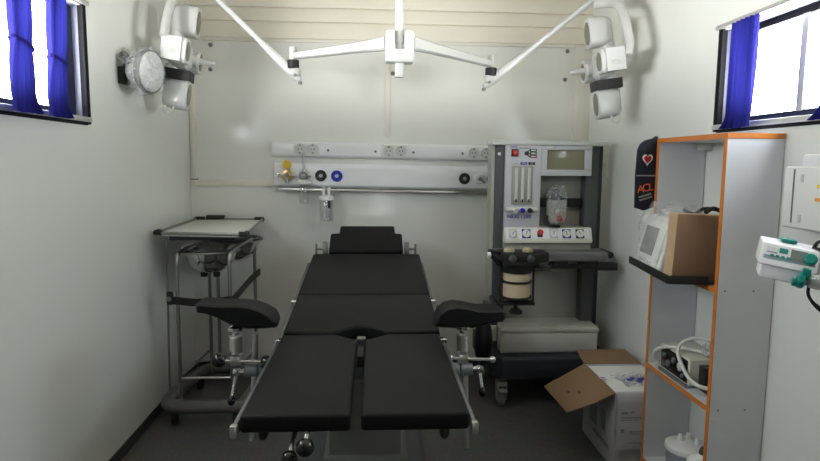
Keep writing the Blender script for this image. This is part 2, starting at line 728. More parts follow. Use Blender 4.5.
curtain('curtain', -1, XL, 1.958, 2.085, 1.925, 2.06, 2.0, 1.487, 'blue curtain gathered by its tieback, second from the window corner, left wall', .58, 5)
curtain('curtain', -1, XL, 2.19, 2.315, 2.135, 2.255, 2.0, 1.487, 'blue gathered curtain nearest the back corner of the left window', .62, 5)
curtain('curtain', 1, XR, 2.075, 2.245, 2.085, 2.235, 1.865, 1.477, 'blue curtain hanging at the back edge of the right window above the shelf', None, 6, .02)
curtain('curtain', 1, XR, 1.58, 1.74, 1.60, 1.75, 1.87, 1.477, 'blue curtain whose bottom corner just shows at the right picture edge', .5, 5, .03)


# ------------------------------------------------------------------ surgical lamp
t = thing('surgical_lamp', 'white ceiling-mounted twin surgical lamp with two folded arms and two multi-pod heads', 'surgical lamp', (.11, 2.72, ZC))
hx, hy = .11, 2.72
MB().cyl((hx, hy, 1.86), (hx, hy, ZC), .020, .021, 24, bev=.002).build('column', 'lamp_white', t)
MB().lathe([(0, 0), (.09, 0), (.09, .02), (.05, .05), (0, .05)], frame((hx, hy, ZC), (0, 0, -1)), 28).build('ceiling_flange', 'lamp_white', t)
h = MB()
h.box((hx - .064, hy - .04, 1.775), (hx + .064, hy + .04, 1.835), .012)
for s in (-1, 1):
    h.loft([[(hx + s * (.042 + dx * w), hy + dy * .036, z) for dx, dy in ((-1, -1), (1, -1), (1, 1), (-1, 1))] for z, w in ((1.82, .021), (1.895, .021), (1.91, .014))], smooth=False)
h.cyl((hx, hy, 1.715), (hx, hy, 1.78), .020, .020, 20, bev=.002)
h.build('hub', 'lamp_white', t)
MB().cyl((hx, hy, 1.83), (hx, hy, 1.90), .0165, .0165, 20).build('pivot', 'cap_grey', t)

J = {-1: V((-.405, 3.10, 1.862)), 1: V((.603, 3.15, 1.850))}
for s in (-1, 1):
    j = J[s]
    a = V((hx + s * .055, hy + .01, 1.862 if s < 0 else 1.866))
    e = V((j.x - s * .0, j.y, j.z))
    d = (e - a).normalized()
    n = V((-d.y, d.x, 0)).normalized()
    up_ = V((0, 0, 1))
    am = MB()
    loops = []
    for f, hh, ww in ((0, .030, .020), (.25, .024, .019), (.9, .018, .017), (1, .016, .016)):
        p = a + (e - a) * f
        loops.append([p + n * ww * cx + up_ * hh * cz for cx, cz in ((-1, -.7), (-.6, -1), (.6, -1), (1, -.7), (1, .7), (.6, 1), (-.6, 1), (-1, .7))])
    am.loft(loops)
    am.cyl((j.x, j.y, j.z - .022), (j.x, j.y, j.z + .045), .019, .019, 18, bev=.003)
    am.build('extension_arm', 'lamp_white', t)
    jb = MB().cyl((j.x, j.y, j.z - .062), (j.x, j.y, j.z - .020), .030, .030, 20, bev=.003)
    jb.build('joint_sleeve', 'rubber_black', t)
    # spring arm
    st = V((j.x - s * .012, j.y, j.z - .095))
    en = V((-.965, 3.10, 2.315)) if s < 0 else V((1.21, 3.12, 2.25))
    d = (en - st).normalized()
    sa = MB()
    side = V((0, 1, 0))
    nn = d.cross(side).normalized()
    loops = []
    for f, hh in ((-.040, .010), (-.02, .022), (.03, .027), (.14, .025), (.26, .018), (.32, .014), (1, .0135)):
        p = st + d * (f * (en - st).length)
        k = max(.6, hh / .036)
        loops.append([p + side * .024 * k * math.cos(q) + nn * hh * math.sin(q) for q in [2 * PI * i / 14 for i in range(14)]])
    sa.loft(loops)
    sa.cyl((st.x, st.y, st.z - .004), (st.x, st.y, st.z + .036), .026, .026, 18, bev=.004)
    sa.build('spring_arm', 'lamp_white', t)
    pb = MB()
    pb.cyl(st + V((0, -.030, 0)), st + V((0, -.022, 0)), .008, .008, 10)
    pb.build('pivot_pin', 'bolt_grey', t)
    MB().cyl(st - d * .030 + V((0, 0, -.008)), st - d * .030 + V((0, 0, -.022)), .011, .009, 12).build('end_stop', 'bolt_grey', t)
    # drop tube to lamp head
    cx = -.985 if s < 0 else 1.155
    cy = 3.10 if s < 0 else 3.10
    dt = MB()
    dt.tube([en, en + d * .05, V((cx + s * .06, cy, en.z + .03)), V((cx + s * .05, cy, en.z - .02)), V((cx + s * .02, cy, 2.15))], .021, 14, smoothn=5)
    dt.build('drop_tube', 'lamp_white', t)
    # --- lamp head, x outward (towards its wall) = s
    C = V((-.955, 3.10, 1.85)) if s < 0 else V((1.165, 3.06, 1.832))
    hd = MB()
    th_, ph_ = math.radians(8), math.radians(5)

    def Ld(x, y, z):
        x, z = x * math.cos(th_) - z * math.sin(th_), z * math.cos(th_) + x * math.sin(th_)
        x, y = x * math.cos(ph_) + y * math.sin(ph_), y * math.cos(ph_) - x * math.sin(ph_)
        return V((s * x, y, z))

    def L(x, y, z):
        return C + Ld(x, y, z)
    hd.lathe([(0, -.05), (.050, -.05), (.066, -.035), (.070, .02), (.05, .045), (0, .05)], frame(C, Ld(1, 0, 0)), 28)
    pods = [(.015, .175, .056, .076, .085), (-.140, .010, .052, .060, .075), (.165, .005, .050, .060, .07), (-.02, -.185, .054, .076, .075)]
    for (py, pz, ry, rz_, dep) in pods:
        hd.tube([L(.03, py * .25, pz * .25), L(.025, py * .85, pz * .85)], .036, 14)
    head = hd.build('lamp_head', 'lamp_white', t)
    for (py, pz, ry, rz_, dep) in pods:
        pm = MB()
        loops = []
        for x, k in ((-.064, .95), (-.061, .99), (-.054, 1.0), (.01, .98), (.038, .88), (.050, .74), (.053, .5)):
            lp = []
            for i in range(28):
                q = 2 * PI * i / 28
                cq, sq = math.cos(q), math.sin(q)
                e2 = .50
                yy = py + ry * k * math.copysign(abs(cq) ** e2, cq)
                zc = pz + rz_ * k * math.copysign(abs(sq) ** e2, sq)
                lp.append(L(x, yy, zc))
            loops.append(lp)
        pm.loft(loops)
        pm.build('pod', 'lamp_white', head)
        lm = MB()
        loops = []
        for x, k in ((-.062, .76), (-.0665, .74), (-.067, .5)):
            loops.append([L(x, py + ry * k * math.cos(2 * PI * i / 28), pz + rz_ * k * math.sin(2 * PI * i / 28)) for i in range(28)])
        lm.loft(loops)
        lm.build('lens', 'lens_grey', head)
    # yoke from the drop tube round to the front pod
    yk = MB()
    if s > 0:
        path = [(.00, .06, .325), (.045, .03, .320), (.075, -.05, .29), (.080, -.12, .22), (.078, -.165, .13), (.072, -.19, .06), (.055, -.20, .015)]
    else:
        path = [(.02, .02, .36), (.03, -.05, .33), (.035, -.10, .27), (.04, -.145, .18), (.04, -.175, .10), (.035, -.195, .05)]
    yk.tube([L(*p) for p in path], .022, 12, smoothn=6, ell=(.8, 1.2))
    yk.build('yoke', 'lamp_white', head)
    hb = MB()
    hb.loft([[L(x, -.200, z) for x, z in ((-.044, -.045), (.045, -.045), (.045, .062), (-.044, .062))], [L(x, -.175, z) for x, z in ((-.046, -.048), (.048, -.048), (.048, .066), (-.046, .066))]], smooth=False)
    hb.build('housing', 'lamp_white', head)
    em = MB()
    ec = L(.002, -.2015, -.005)
    em.tube([ec + V((.026 * math.cos(q), 0, .011 * math.sin(q))) for q in [2 * PI * i / 20 for i in range(20)]], .0020, 6, closed=True)
    em.tube([ec + V((-.012, 0, -.005)), ec + V((0, 0, .008)), ec + V((.012, 0, -.005))], .0020, 6)
    em.build('emblem', 'cap_grey', head)
    # handle to the middle of the room
    hn = MB()
    hn.lathe([(0, 0), (.034, 0), (.034, .02), (.016, .03), (.013, .095), (.010, .105), (0, .107)], frame(L(-.05, .06, .0), Ld(-1, 0, 0)), 20)
    hn.build('handle', 'lamp_white', head)
    kn = MB()
    kn.tube([L(-.01, -.07, -.25), L(-.005, -.08, -.275), L(.012, -.085, -.290), L(.032, -.08, -.275), L(.03, -.07, -.25)], .006, 8, smoothn=3)
    kn.build('cord_loop', 'lamp_white', head)
    # black strap round the stem above the lower pod
    sb = MB()
    loops = []
    pts = [(-.068, -.082), (.060, -.082), (.065, .042), (-.068, .042)]
    for z in (-.118, -.070):
        loops.append([L(px, py, z) for px, py in pts])
    sb.loft(loops, smooth=False, caps=True)
    sb.build('strap', 'rubber_black', head)

# ------------------------------------------------------------------ plastic-wrapped examination lamp on the left wall
t = thing('examination_lamp', 'round lamp wrapped in crinkled clear plastic on the left wall', 'lamp', (XL, 2.92, 1.64))
b = MB().box((XL, 2.80, 1.68), (XL + .030, 2.87, 1.755), .004)
b.build('wall_plate', 'rubber_black', t)
ax = V((.96, -.27, -.08)).normalized()
c0 = V((-1.096, 2.862, 1.745))
b = MB().lathe([(0, 0), (.052, 0), (.058, .01), (.062, .07), (.062, .075), (0, .075)], frame(c0, ax), 28)
b.build('lamp_body', 'plastic_white', t)
b = MB().lathe([(.064, .066), (.092, .070), (.099, .080), (.099, .094), (.094, .098), (.089, .094), (.066, .082), (.064, .066)], frame(c0, ax), 32)
b.build('rim', 'bolt_grey', t)
b = MB().lathe([(0, .093), (.088, .093), (.088, .098), (.06, .106), (0, .109)], frame(c0, ax), 32)
b.build('lens', 'cap_grey', t)
bb = bmesh.new()
bmesh.ops.create_icosphere(bb, subdivisions=4, radius=1)
for v in bb.verts:
    n = v.co.normalized()
    k = 1 + .07 * math.sin(9 * n.x + 4 * n.z) * math.sin(8 * n.y + 3 * n.x) + .04 * math.sin(21 * n.z + 13 * n.y)
    v.co = V((n.x * .108 * k, n.y * .108 * k, .065 + n.z * .062 * k))
for f in bb.faces:
    f.smooth = True
mb = MB()
mb._merge(bb, frame(c0, ax))
MB().cyl((XL + .01, 2.86, 1.745), c0 + ax * .01, .03, .045, 20).build('neck', 'rubber_black', t)
mb.build('plastic_wrap', 'wrap_film', t, label='clear crinkled plastic wrapping')
b = MB().ball((XL + .03, 2.80, 1.80), .024, sc=(1, .9, .8))
b.tube([(XL + .03, 2.80, 1.80), (XL + .05, 2.79, 1.79), (XL + .06, 2.79, 1.765)], .012, 8, smoothn=3)
b.build('wrap_knot', 'thin_film', t)
b = MB().tube([(XL + .02, 2.79, 1.79), (XL + .035, 2.78, 1.81), (XL + .05, 2.785, 1.795), (XL + .045, 2.79, 1.77)], .008, 8, smoothn=3)
b.build('swivel_knob', 'bolt_grey', t)

# ------------------------------------------------------------------ wall rails (all turned a little, as the photo shows them)
RT = -math.radians(.75)


def rz(x, z):
    return z + (x - .05) * math.tan(RT)


def rot_about(z0):
    return Matrix.Translation((.05, 0, z0)) @ Matrix.Rotation(-RT, 4, 'Y') @ Matrix.Translation((-.05, 0, -z0))


t = thing('socket_trunking', 'long white wall trunking with three double power sockets', 'socket strip', (.05, YB, 1.37))
RM = rot_about(1.41)
MB().prism([(-.632, YB, 1.362), (-.632, YB - .03, 1.362), (-.632, YB - .042, 1.376), (-.632, YB - .042, 1.438), (-.632, YB - .03, 1.458), (-.632, YB, 1.458)], (1.366, 0, 0), .004, M=RM).build('cover', 'panel_white', t)
for sx in (-.418, .128, .663):
    z = rz(sx, 1.411)
    w = .082
    pl = MB().box((sx - w, YB - .056, z - .043), (sx + w, YB - .040, z + .043), .006, M=None)
    so = pl.build('socket', 'socket_white', t)
    for q in (-1, 1):
        cx = sx + q * .039
        MB().lathe([(.032, .012), (.034, .012), (.034, -.003), (.030, -.004), (.029, .004), (0, .005)], frame((cx, YB - .054, z), (0, -1, 0)), 24).build('socket_insert', 'cap_grey', so)
        hb = MB()
        for u in (-1, 1):
            hb.cyl((cx + u * .0095, YB - .0605, z), (cx + u * .0095, YB - .058, z), .0042, seg=10)
        for u in (-1, 1):
            hb.box((cx - .004, YB - .062, z + u * .024 - .004), (cx + .004, YB - .058, z + u * .024 + .004))
        hb.build('pin_holes', 'socket_hole', so)
for sx in (-.285, .008, .245, .555):
    z = rz(sx, 1.406)
    MB().lathe([(0, 0), (.008, 0), (.008, .004), (0, .006)], frame((sx, YB - .0415, z), (0, -1, 0)), 12).build('screw', 'bolt_grey', t)

t = thing('gas_panel', 'white medical gas panel below the socket strip with round black and blue outlets', 'gas panel', (.05, YB, 1.19))
RM = rot_about(1.25)
MB().prism([(-.615, YB, 1.178), (-.615, YB - .05, 1.178), (-.615, YB - .066, 1.192), (-.615, YB - .066, 1.30), (-.615, YB - .05, 1.325), (-.615, YB, 1.325)], (1.36, 0, 0), .004, M=RM).build('housing', 'panel_white', t)


def outlet(sx, colour, r=.035, knob='steel'):
    z = rz(sx, 1.250)
    o = MB().lathe([(0, 0), (r, 0), (r, .010), (r - .004, .014), (.016, .014), (.014, .009), (0, .009)], frame((sx, YB - .064, z), (0, -1, 0)), 28).build('outlet', colour, t)
    b = MB().lathe([(.0, .0), (.012, 0), (.012, .010), (.007, .010), (.007, .004), (0, .004)], frame((sx, YB - .074, z), (0, -1, 0)), 18)
    b.build('coupling', knob, o)
    return o


outlet(-.428, 'cap_grey', .036)
outlet(-.329, 'black_paint')
outlet(-.231, 'blue_paint')
outlet(.566, 'black_paint')
o = outlet(.662, 'cap_grey', .034)
z = rz(.662, 1.25)
MB().cyl((.662, YB - .075, z), (.662, YB - .11, z), .011, .009, 14).tube([(.662, YB - .10, z), (.69, YB - .105, z - .025)], .006, 8).build('adapter', 'dull_steel', o)
outlet(.742, 'blue_paint')

t = thing('equipment_rail', 'long polished steel rail running under the gas panel', 'rail', (.05, YB, 1.14))
RM = rot_about(1.16)
MB().box((-.585, YB - .062, 1.151), (.738, YB - .050, 1.169), .004, M=RM).build('bar', 'steel', t)
for sx in (-.30, .14, .655):
    z = rz(sx, 1.16)
    MB().cyl((sx, YB, z), (sx, YB - .05, z), .011, seg=14).build('bracket', 'steel', t)

# hanging things on the rail / panel
t = thing('pressure_regulator', 'small yellow and brass regulator with a round yellow gauge, left end of the gas panel', 'regulator', (-.533, YB - .07, 1.20))
x, z = -.533, 1.257
MB().lathe([(0, 0), (.026, 0), (.036, .008), (.036, .026), (.03, .034), (.018, .036), (.016, .05), (0, .05)], frame((x, YB - .062, z), (0, -1, 0)), 24).build('body', 'brass', t)
MB().lathe([(0, 0), (.026, 0), (.026, .014), (.022, .017), (.02, .014), (0, .014)], frame((x, YB - .085, z + .066), (0, -1, 0)), 24).build('gauge', 'yellow_paint', t)
MB().cyl((x, YB - .09, z + .03), (x, YB - .09, z + .05), .008, seg=10).build('gauge_stem', 'brass', t)
b = MB()
b.cyl((x - .05, YB - .105, z + .004), (x + .062, YB - .105, z - .002), .0045, seg=8)
b.cyl((x + .005, YB - .105, z + .02), (x + .005, YB - .105, z - .055), .0045, seg=8)
b.cyl((x, YB - .10, z), (x, YB - .122, z), .016, .013, 14)
b.box((x - .056, YB - .112, z - .012), (x - .046, YB - .098, z + .018), .002)
b.build('cross_valve', 'chrome', t)
b = MB().cyl((x, YB - .095, z - .05), (x, YB - .095, z - .018), .010, seg=10)
b.build('spout', 'dull_steel', t)

t = thing('oxygen_flowmeter', 'clear tube flowmeter with grey knob and bubble jar beside the yellow regulator', 'flowmeter', (-.428, YB - .08, 1.09))
x = -.430
MB().cyl((x, YB - .10, 1.268), (x, YB - .10, 1.395), .011, .011, 16, bev=.002).build('tube', 'frost_plastic', t)
MB().cyl((x, YB - .10, 1.275), (x, YB - .10, 1.385), .004, .004, 8).build('float_rod', 'cap_grey', t)
b = MB()
b.ball((x, YB - .10, 1.25), .026)
b.cyl((x, YB - .074, 1.25), (x, YB - .10, 1.25), .014)
b.cyl((x, YB - .10, 1.25), (x + .045, YB - .105, 1.25), .007, seg=10)
b.lathe([(0, 0), (.018, 0), (.018, .014), (0, .016)], frame((x, YB - .12, 1.25), (0, -1, 0)), 12)
b.build('valve', 'dull_steel', t)
MB().lathe([(0, 1.20), (.044, 1.203), (.046, 1.215), (.03, 1.228), (.014, 1.234), (0, 1.234)], frame((x, YB - .10, 0), (0, 0, 1)), 24).build('lid', 'plastic_white', t)
MB().lathe([(0, 1.085), (.026, 1.085), (.029, 1.092), (.029, 1.19), (.024, 1.20), (0, 1.20)], frame((x, YB - .10, 0), (0, 0, 1)), 24).build('bubble_jar', 'frost_plastic', t)

t = thing('suction_jar', 'clear graduated jar with black scale hanging from the steel rail', 'jar', (-.293, YB - .10, .97))
x, y = -.293, YB - .105
MB().lathe([(0, .968), (.038, .968), (.043, .975), (.043, 1.108), (.040, 1.112), (.040, .978), (0, .975)], frame((x, y, 0), (0, 0, 1)), 28).build('jar', 'clear_plastic', t)
MB().lathe([(0, .965), (.044, .965), (.0445, .972), (.040, .9745), (0, .9745)], frame((x, y, 0), (0, 0, 1)), 28).build('jar_base', 'cap_grey', t)
MB().lathe([(0, 1.108), (.046, 1.108), (.046, 1.128), (.028, 1.135), (0, 1.135)], frame((x, y, 0), (0, 0, 1)), 28).build('lid', 'plastic_white', t)
b = MB()
for q in (-1, 1):
    b.box((x + q * .016 - .008, y - .012, 1.13), (x + q * .016 + .008, y + .045, 1.185), .003)
b.build('hook', 'plastic_white', t)
b = MB()
for k in range(7):
    zz_ = .99 + k * .016
    w = .011 if k % 2 else .018
    a0 = math.radians(-62)
    b.box((x + .043 * math.cos(a0) - .0, y + .043 * math.sin(a0) - .003, zz_), (x + .043 * math.cos(a0) + w * .8, y + .043 * math.sin(a0) + .000, zz_ + .003))
b.box((x + .012, y - .047, 1.06), (x + .028, y - .042, 1.105), .003)
b.build('scale', 'black_paint', t)

# ------------------------------------------------------------------ operating table
t = thing('operating_table', 'black padded operating table with split leg plates in the middle of the room', 'operating table', (-.045, 2.3, 0))
TX = -.045
HWID = .285


def slab(mb, prof_xy, o, ex, ey, n, thick, bev):
    """polygon in the plane (ex, ey) at o, extruded down along -n"""
    pts = [o + ex * a + ey * c for a, c in prof_xy]
    mb.prism(pts, -n * thick, bev, seg=4)


ex = V((1, 0, 0))
# leg plates
LZ = .717
for s in (-1, 1):
    ey = V((0, 1, 0))
    o = V((TX, 1.435, LZ))
    pr = [(s * .0135, 0), (s * .286, 0), (s * .286, .705), (s * .095, .705), (s * .014, .635)]
    if s < 0:
        pr = pr[::-1]
    mb = MB()
    slab(mb, pr, o, ex, ey, V((0, 0, 1)), .046, .010)
    leg = mb.build('leg_plate', 'vinyl_black', t)
    b = MB().box((TX + s * .03, 1.50, .645), (TX + s * .27, 2.14, .670), .004)
    b.build('support_board', 'machine_dark', leg)
    b = MB().box((TX + s * .299 - .006, 1.44, .662), (TX + s * .299 + .006, 2.12, .692), .003)
    b.build('side_rail', 'rail_grey', leg)
    b = MB()
    b.box((TX + s * .262, 1.55, .655), (TX + s * .287, 1.58, .672))
    b.box((TX + s * .262, 1.98, .655), (TX + s * .287, 2.01, .672))
    b.build('rail_spacer', 'steel', leg)
    b = MB().box((TX + s * .299 - .009, 1.428, .660), (TX + s * .299 + .009, 1.446, .694), .003)
    b.build('rail_stop', 'steel', leg)
# release levers under the leg plates
for (px, py, pz, qx, qy, qz) in [(-.300, 1.60, .645, -.285, 1.50, .645), (.178, 1.60, .645, .186, 1.50, .640)]:
    b = MB().tube([(px, py, pz), (qx, qy, qz)], .006, 8).ball((qx, qy, qz), .017, sc=(.8, 1.1, 1.2))
    b.build('release_lever', 'rubber_black', t)

# seat, back and head sections rise towards the head
ang_s = math.radians(6.7)
es = V((0, math.cos(ang_s), math.sin(ang_s)))
ns = V((0, -math.sin(ang_s), math.cos(ang_s)))
o = V((TX, 2.150, .722))
pr = [(-.283, 0)]
pr += [(-.10, 0)] + [(-.10 + .20 * k / 14, .058 * math.sin(PI * k / 14)) for k in range(1, 14)] + [(.10, 0)]
pr += [(.290, 0), (.290, .415), (-.284, .415)]
mb = MB()
slab(mb, pr, o, ex, es, ns, .055, .012)
seat = mb.build('seat_section', 'vinyl_black', t)
os2 = o + es * .423
ang_b = math.radians(6.8)
eb = V((0, math.cos(ang_b), math.sin(ang_b)))
nb = V((0, -math.sin(ang_b), math.cos(ang_b)))
mb = MB()
slab(mb, [(-.284, 0), (.290, 0), (.292, .655), (-.282, .655)], os2, ex, eb, nb, .055, .012)
bk = mb.build('back_section', 'vinyl_black', t)
oh = os2 + eb * .672 + nb * .010 + ex * .008
ang_h = math.radians(27)
eh = V((0, math.cos(ang_h), math.sin(ang_h)))
nh = V((0, -math.sin(ang_h), math.cos(ang_h)))
mb = MB()
slab(mb, [(-.208, 0), (.196, 0), (.196, .175), (.158, .18), (.155, .255), (-.157, .255), (-.160, .18), (-.208, .175)], oh, ex, eh, nh, .055, .012)
mb.build('head_section', 'vinyl_black', t)
# boards and rails of seat and back
for (oo, ee, n_, Lg, w, nm) in ((o, es, ns, .41, .262, seat), (os2, eb, nb, .64, .255, bk)):
    mb = MB()
    slab(mb, [(-w, .02), (w, .02), (w, Lg), (-w, Lg)], oo - n_ * .056, ex, ee, n_, .022, .003)
    mb.build('support_board', 'machine_dark', nm)
for s in (-1, 1):
    for (oo, ee, n_, a0, a1, nm) in ((o, es, ns, .03, .41, seat), (os2, eb, nb, .04, .60, bk)):
        mb = MB()
        p = [(s * .300 - .006, a0), (s * .300 + .006, a0), (s * .300 + .006, a1), (s * .300 - .006, a1)]
        slab(mb, p, oo - n_ * .035, ex, ee, n_, .032, .002)
        for q in (a0 + .05, a1 - .05):
            c_ = oo - n_ * .058 + ee * q
            mb.cyl(c_ + ex * s * .255, c_ + ex * s * .298, .008, seg=10)
        mb.build('side_rail', 'rail_grey', nm)
        mb = MB()
        c_ = oo - n_ * .05 + ee * (a0 - .005)
        mb.cyl(c_ + ex * s * .292, c_ + ex * s * .318, .010, seg=12, bev=.002)
        mb.build('rail_knob', 'chrome', nm)
# head bracket
for s in (-1, 1):
    mb = MB()
    c_ = oh + ex * (s * .221 - .006) - nh * .01
    mb.box((c_.x - .014, c_.y + .0, c_.z - .04), (c_.x + .014, c_.y + .03, c_.z + .055), .003)
    mb.cyl((c_.x, c_.y + .01, c_.z + .018), (c_.x + s * .05, c_.y + .01, c_.z + .018), .007, seg=10)
    mb.cyl((c_.x + s * .048, c_.y + .01, c_.z - .012), (c_.x + s * .048, c_.y + .01, c_.z + .045), .006, seg=10)
    mb.build('head_bracket', 'dull_steel', t)
# centre hinge bracket between the leg plates, column and base
mb = MB()
mb.box((TX - .012, 1.95, .655), (TX + .012, 2.06, .695), .003, m=None)
mb.build('hinge_bracket', 'rubber_black', t)
MB().box((TX - .016, 2.10, .688), (TX + .016, 2.132, .712), .003).build('hinge_plate', 'dull_steel', t)
MB().box((TX - .22, 2.05, .57), (TX + .22, 2.95, .645), .012).build('frame', 'machine_dark', t)
mb = MB()
mb.box((TX - .115, 2.05, .20), (TX + .145, 2.42, .585), .012)
mb.box((TX - .135, 2.03, .10), (TX + .165, 2.44, .30), .012)
mb.build('column', 'bumper_grey', t)
MB().prism([(TX - .26, 1.60, .03), (TX + .26, 1.60, .03), (TX + .26, 2.9, .03), (TX - .26, 2.9, .03)], (0, 0, .10), .03, seg=3).build('base', 'machine_dark', t)
for s in (-1, 1):
    for y in (1.75, 2.78):
        MB().lathe([(0, -.014), (.035, -.014), (.04, -.008), (.04, .008), (.035, .014), (0, .014)], frame((TX + s * .19, y, .04), (1, 0, 0)), 20).build('caster', 'rubber_black', t)
for (bx_, by, bz, cx_, cy_, cz_, r) in [(-.205, 1.40, .622, -.200, 1.62, .66, .021), (-.164, 1.38, .660, -.18, 1.60, .62, .022)]:
    b = MB().tube([(bx_, by, bz), (bx_ + .002, by + .02, bz + .02), (cx_, cy_, cz_)], .006, 10)
    lv = b.build('control_lever', 'dull_steel', t)
    MB().ball((bx_, by, bz), r).build('ball_knob', 'gloss_black', lv)


# ------------------------------------------------------------------ leg supports clamped to the table rails
def leg_support(s, name, label):
    """padded shell on a post; s = side; built in world coordinates"""
    x0 = .314 if s > 0 else -.476
    y0 = 2.08
    t = thing(name, label, 'leg support', (x0, y0, .45))
    # padded cup: cross section along x, runs in y
    if s > 0:
        top = [(-.110, .775), (-.098, .815), (-.068, .846), (-.032, .856), (.01, .848), (.06, .833), (.11, .830), (.15, .834), (.160, .825)]
        bot = [(.158, .80), (.13, .790), (.09, .778), (.04, .764), (.0, .762), (-.05, .765), (-.09, .768)]
    else:
        top = [(-.148, .868), (-.142, .877), (-.11, .872), (-.05, .867), (-.0, .868), (.05, .862), (.10, .838), (.135, .808), (.144, .79)]
        bot = [(.138, .772), (.09, .768), (.03, .768), (-.02, .782), (-.07, .815), (-.11, .835), (-.146, .842)]
    prof = top + bot
    loops = []
    for f in (-1, -.85, -.5, 0, .5, .85, 1):
        k = 1 - .10 * abs(f) ** 3
        cz = .815
        loops.append([(x0 + .004 - .004 * s + px * k * .95, y0 + f * .068, cz - .012 + (pz - cz) * .86 * (1 - .25 * abs(f) ** 4) + .012 * f * f) for px, pz in prof])
    mb = MB()
    mb.loft(loops)
    mb.build('padded_cup', 'vinyl_black', t)
    mb = MB()
    mb.lathe([(0, 0), (.026, 0), (.024, .012), (.012, .02), (.010, .055), (0, .055)], frame((x0 + .0, y0 - .03, .772), (0, 0, -1)), 18)
    mb.build('cup_joint', 'chrome', t)
    pt = MB()
    pt.cyl((x0, y0 - .03, .680), (x0, y0 - .03, .740), .022, .022, 22, bev=.003)
    pt.build('post_sleeve', 'steel', t)
    # T handle
    zb = .655
    mb = MB()
    mb.box((x0 - .018, y0 - .05, zb - .016), (x0 + .018, y0 - .01, zb + .018), .003)
    mb.cyl((x0 - .062 + (.02 if s > 0 else -.01), y0 - .045, zb + .002), (x0 + .10, y0 - .045, zb - .004), .0055, seg=10)
    mb.build('cross_bar', 'steel', t)
    if s > 0:
        for q in (-.046, .105):
            MB().ball((x0 + q, y0 - .045, zb - (.004 if q > 0 else -.004)), .012).build('bar_knob', 'steel', t)
    else:
        for q in (-.055, .108):
            mb = MB()
            mb.lathe([(0, -.022), (.016, -.02), (.024, -.01), (.024, .01), (.016, .02), (0, .022)], frame((x0 + q, y0 - .045, zb - (.006 if q > 0 else -.004)), (1, 0, 0)), 18)
            mb.build('bar_knob', 'gloss_black', t)
    # rod through the rail clamp
    xr = x0 + (.022 if s > 0 else .048)
    yr = y0 - (.015 if s > 0 else -.01)
    MB().cyl((xr - (.008 if s < 0 else 0), yr - .01, .315 if s > 0 else .345), (xr + (.012 if s < 0 else -.012), yr, .74), .0095, seg=16, bev=.002).build('rod', 'steel', t)
    zc = .616
    mb = MB()
    inner = TX + s * .304
    a_, b_ = (xr + .03, inner) if s > 0 else (xr - .028, inner)
    lo_, hi_ = min(a_, b_), max(a_, b_)
    lo_, hi_ = (lo_, hi_ - .018) if s > 0 else (lo_ + .006, hi_)
    mb.cyl((lo_, yr - .03, zc), ((lo_ + hi_) / 2 - .003, yr - .03, zc), .024, seg=24, bev=.003)
    mb.cyl(((lo_ + hi_) / 2 + .001, yr - .03, zc), (hi_, yr - .03, zc), .022, seg=24, bev=.003)
    mb.box((min(inner, inner - s * .002), yr - .05, zc - .01), (max(inner, inner - s * .002) + .001, yr - .01, .675))
    mb.build('rail_clamp', 'clamp_grey', t)
    # lever with black ball
    if s > 0:
        p, q = V((xr + .036, yr - .04, zc + .004)), V((xr + .044, yr - .06, zc - .072))
    else:
        p, q = V((xr - .048, yr - .04, zc - .005)), V((xr - .064, yr - .06, zc - .10))
    mb = MB()
    mb.cyl((p.x + s * .006, p.y, p.z), (p.x - s * .03, p.y, p.z), .010, seg=12, bev=.002)
    mb.box((p.x - .012, p.y - .012, p.z - .012), (p.x + .012, p.y + .012, p.z + .012), .004)
    mb.cyl(p, q, .0065, seg=10)
    lv = mb.build('clamp_lever', 'chrome', t)
    MB().ball(q, .015, sc=(.9, .9, 1.2)).build('lever_knob', 'gloss_black', lv)
    return t


leg_support(-1, 'leg_support', 'black padded leg support on a steel post, beside the instrument trolley')
leg_support(1, 'leg_support', 'black padded leg support on a steel post, beside the anesthesia machine')

# ------------------------------------------------------------------ instrument trolley on the left
t = thing('instrument_trolley', 'stainless tube trolley holding bowls below a flat tray, left back corner', 'trolley', (-.86, 3.25, 0))
T0, T1 = V((-1.075, 3.04, 0)), V((-.655, 3.80, 0))
PX = (-.978, -.720)
PXB = (-.95, -.690)
YFp, YBp = 3.00, 3.48
for i in range(2):
    xa, xb = PX[i], PXB[i]
    z1 = .885 if i == 0 else .895
    pts = [V((xa, YFp, .10)), V((xa, YFp, z1 - .06)), V((xa, YFp + .005, z1 - .03)), V((xa + .003, YFp + .02, z1 - .008)), V((xa + .006, YFp + .05, z1)), V((xb - .006, YBp - .05, z1 + .005)), V((xb - .003, YBp - .02, z1 - .004)), V((xb, YBp - .004, z1 - .03)), V((xb, YBp, z1 - .06)), V((xb, YBp, .10))]
    MB().tube(pts, .0095, 14).build('frame_tube', 'dull_steel', t)
mb = MB()
mb.tube([(PX[0], YFp, .245), (PX[1], YFp, .245)], .006, 10)
mb.build('cross_rail', 'steel', t)
mb = MB()
mb.tube([(PXB[0], YBp, .52), (PXB[1], YBp, .52)], .006, 10)
mb.build('cross_rail', 'dull_steel', t)
mb = MB().tube([(PX[0], YFp, .245), (PXB[0], YBp, .245)], .006, 10)
mb.build('cross_rail', 'dull_steel', t)
mb = MB().tube([(PX[1], YFp, .245), (PXB[1], YBp, .245)], .006, 10)
mb.build('cross_rail', 'dull_steel', t)
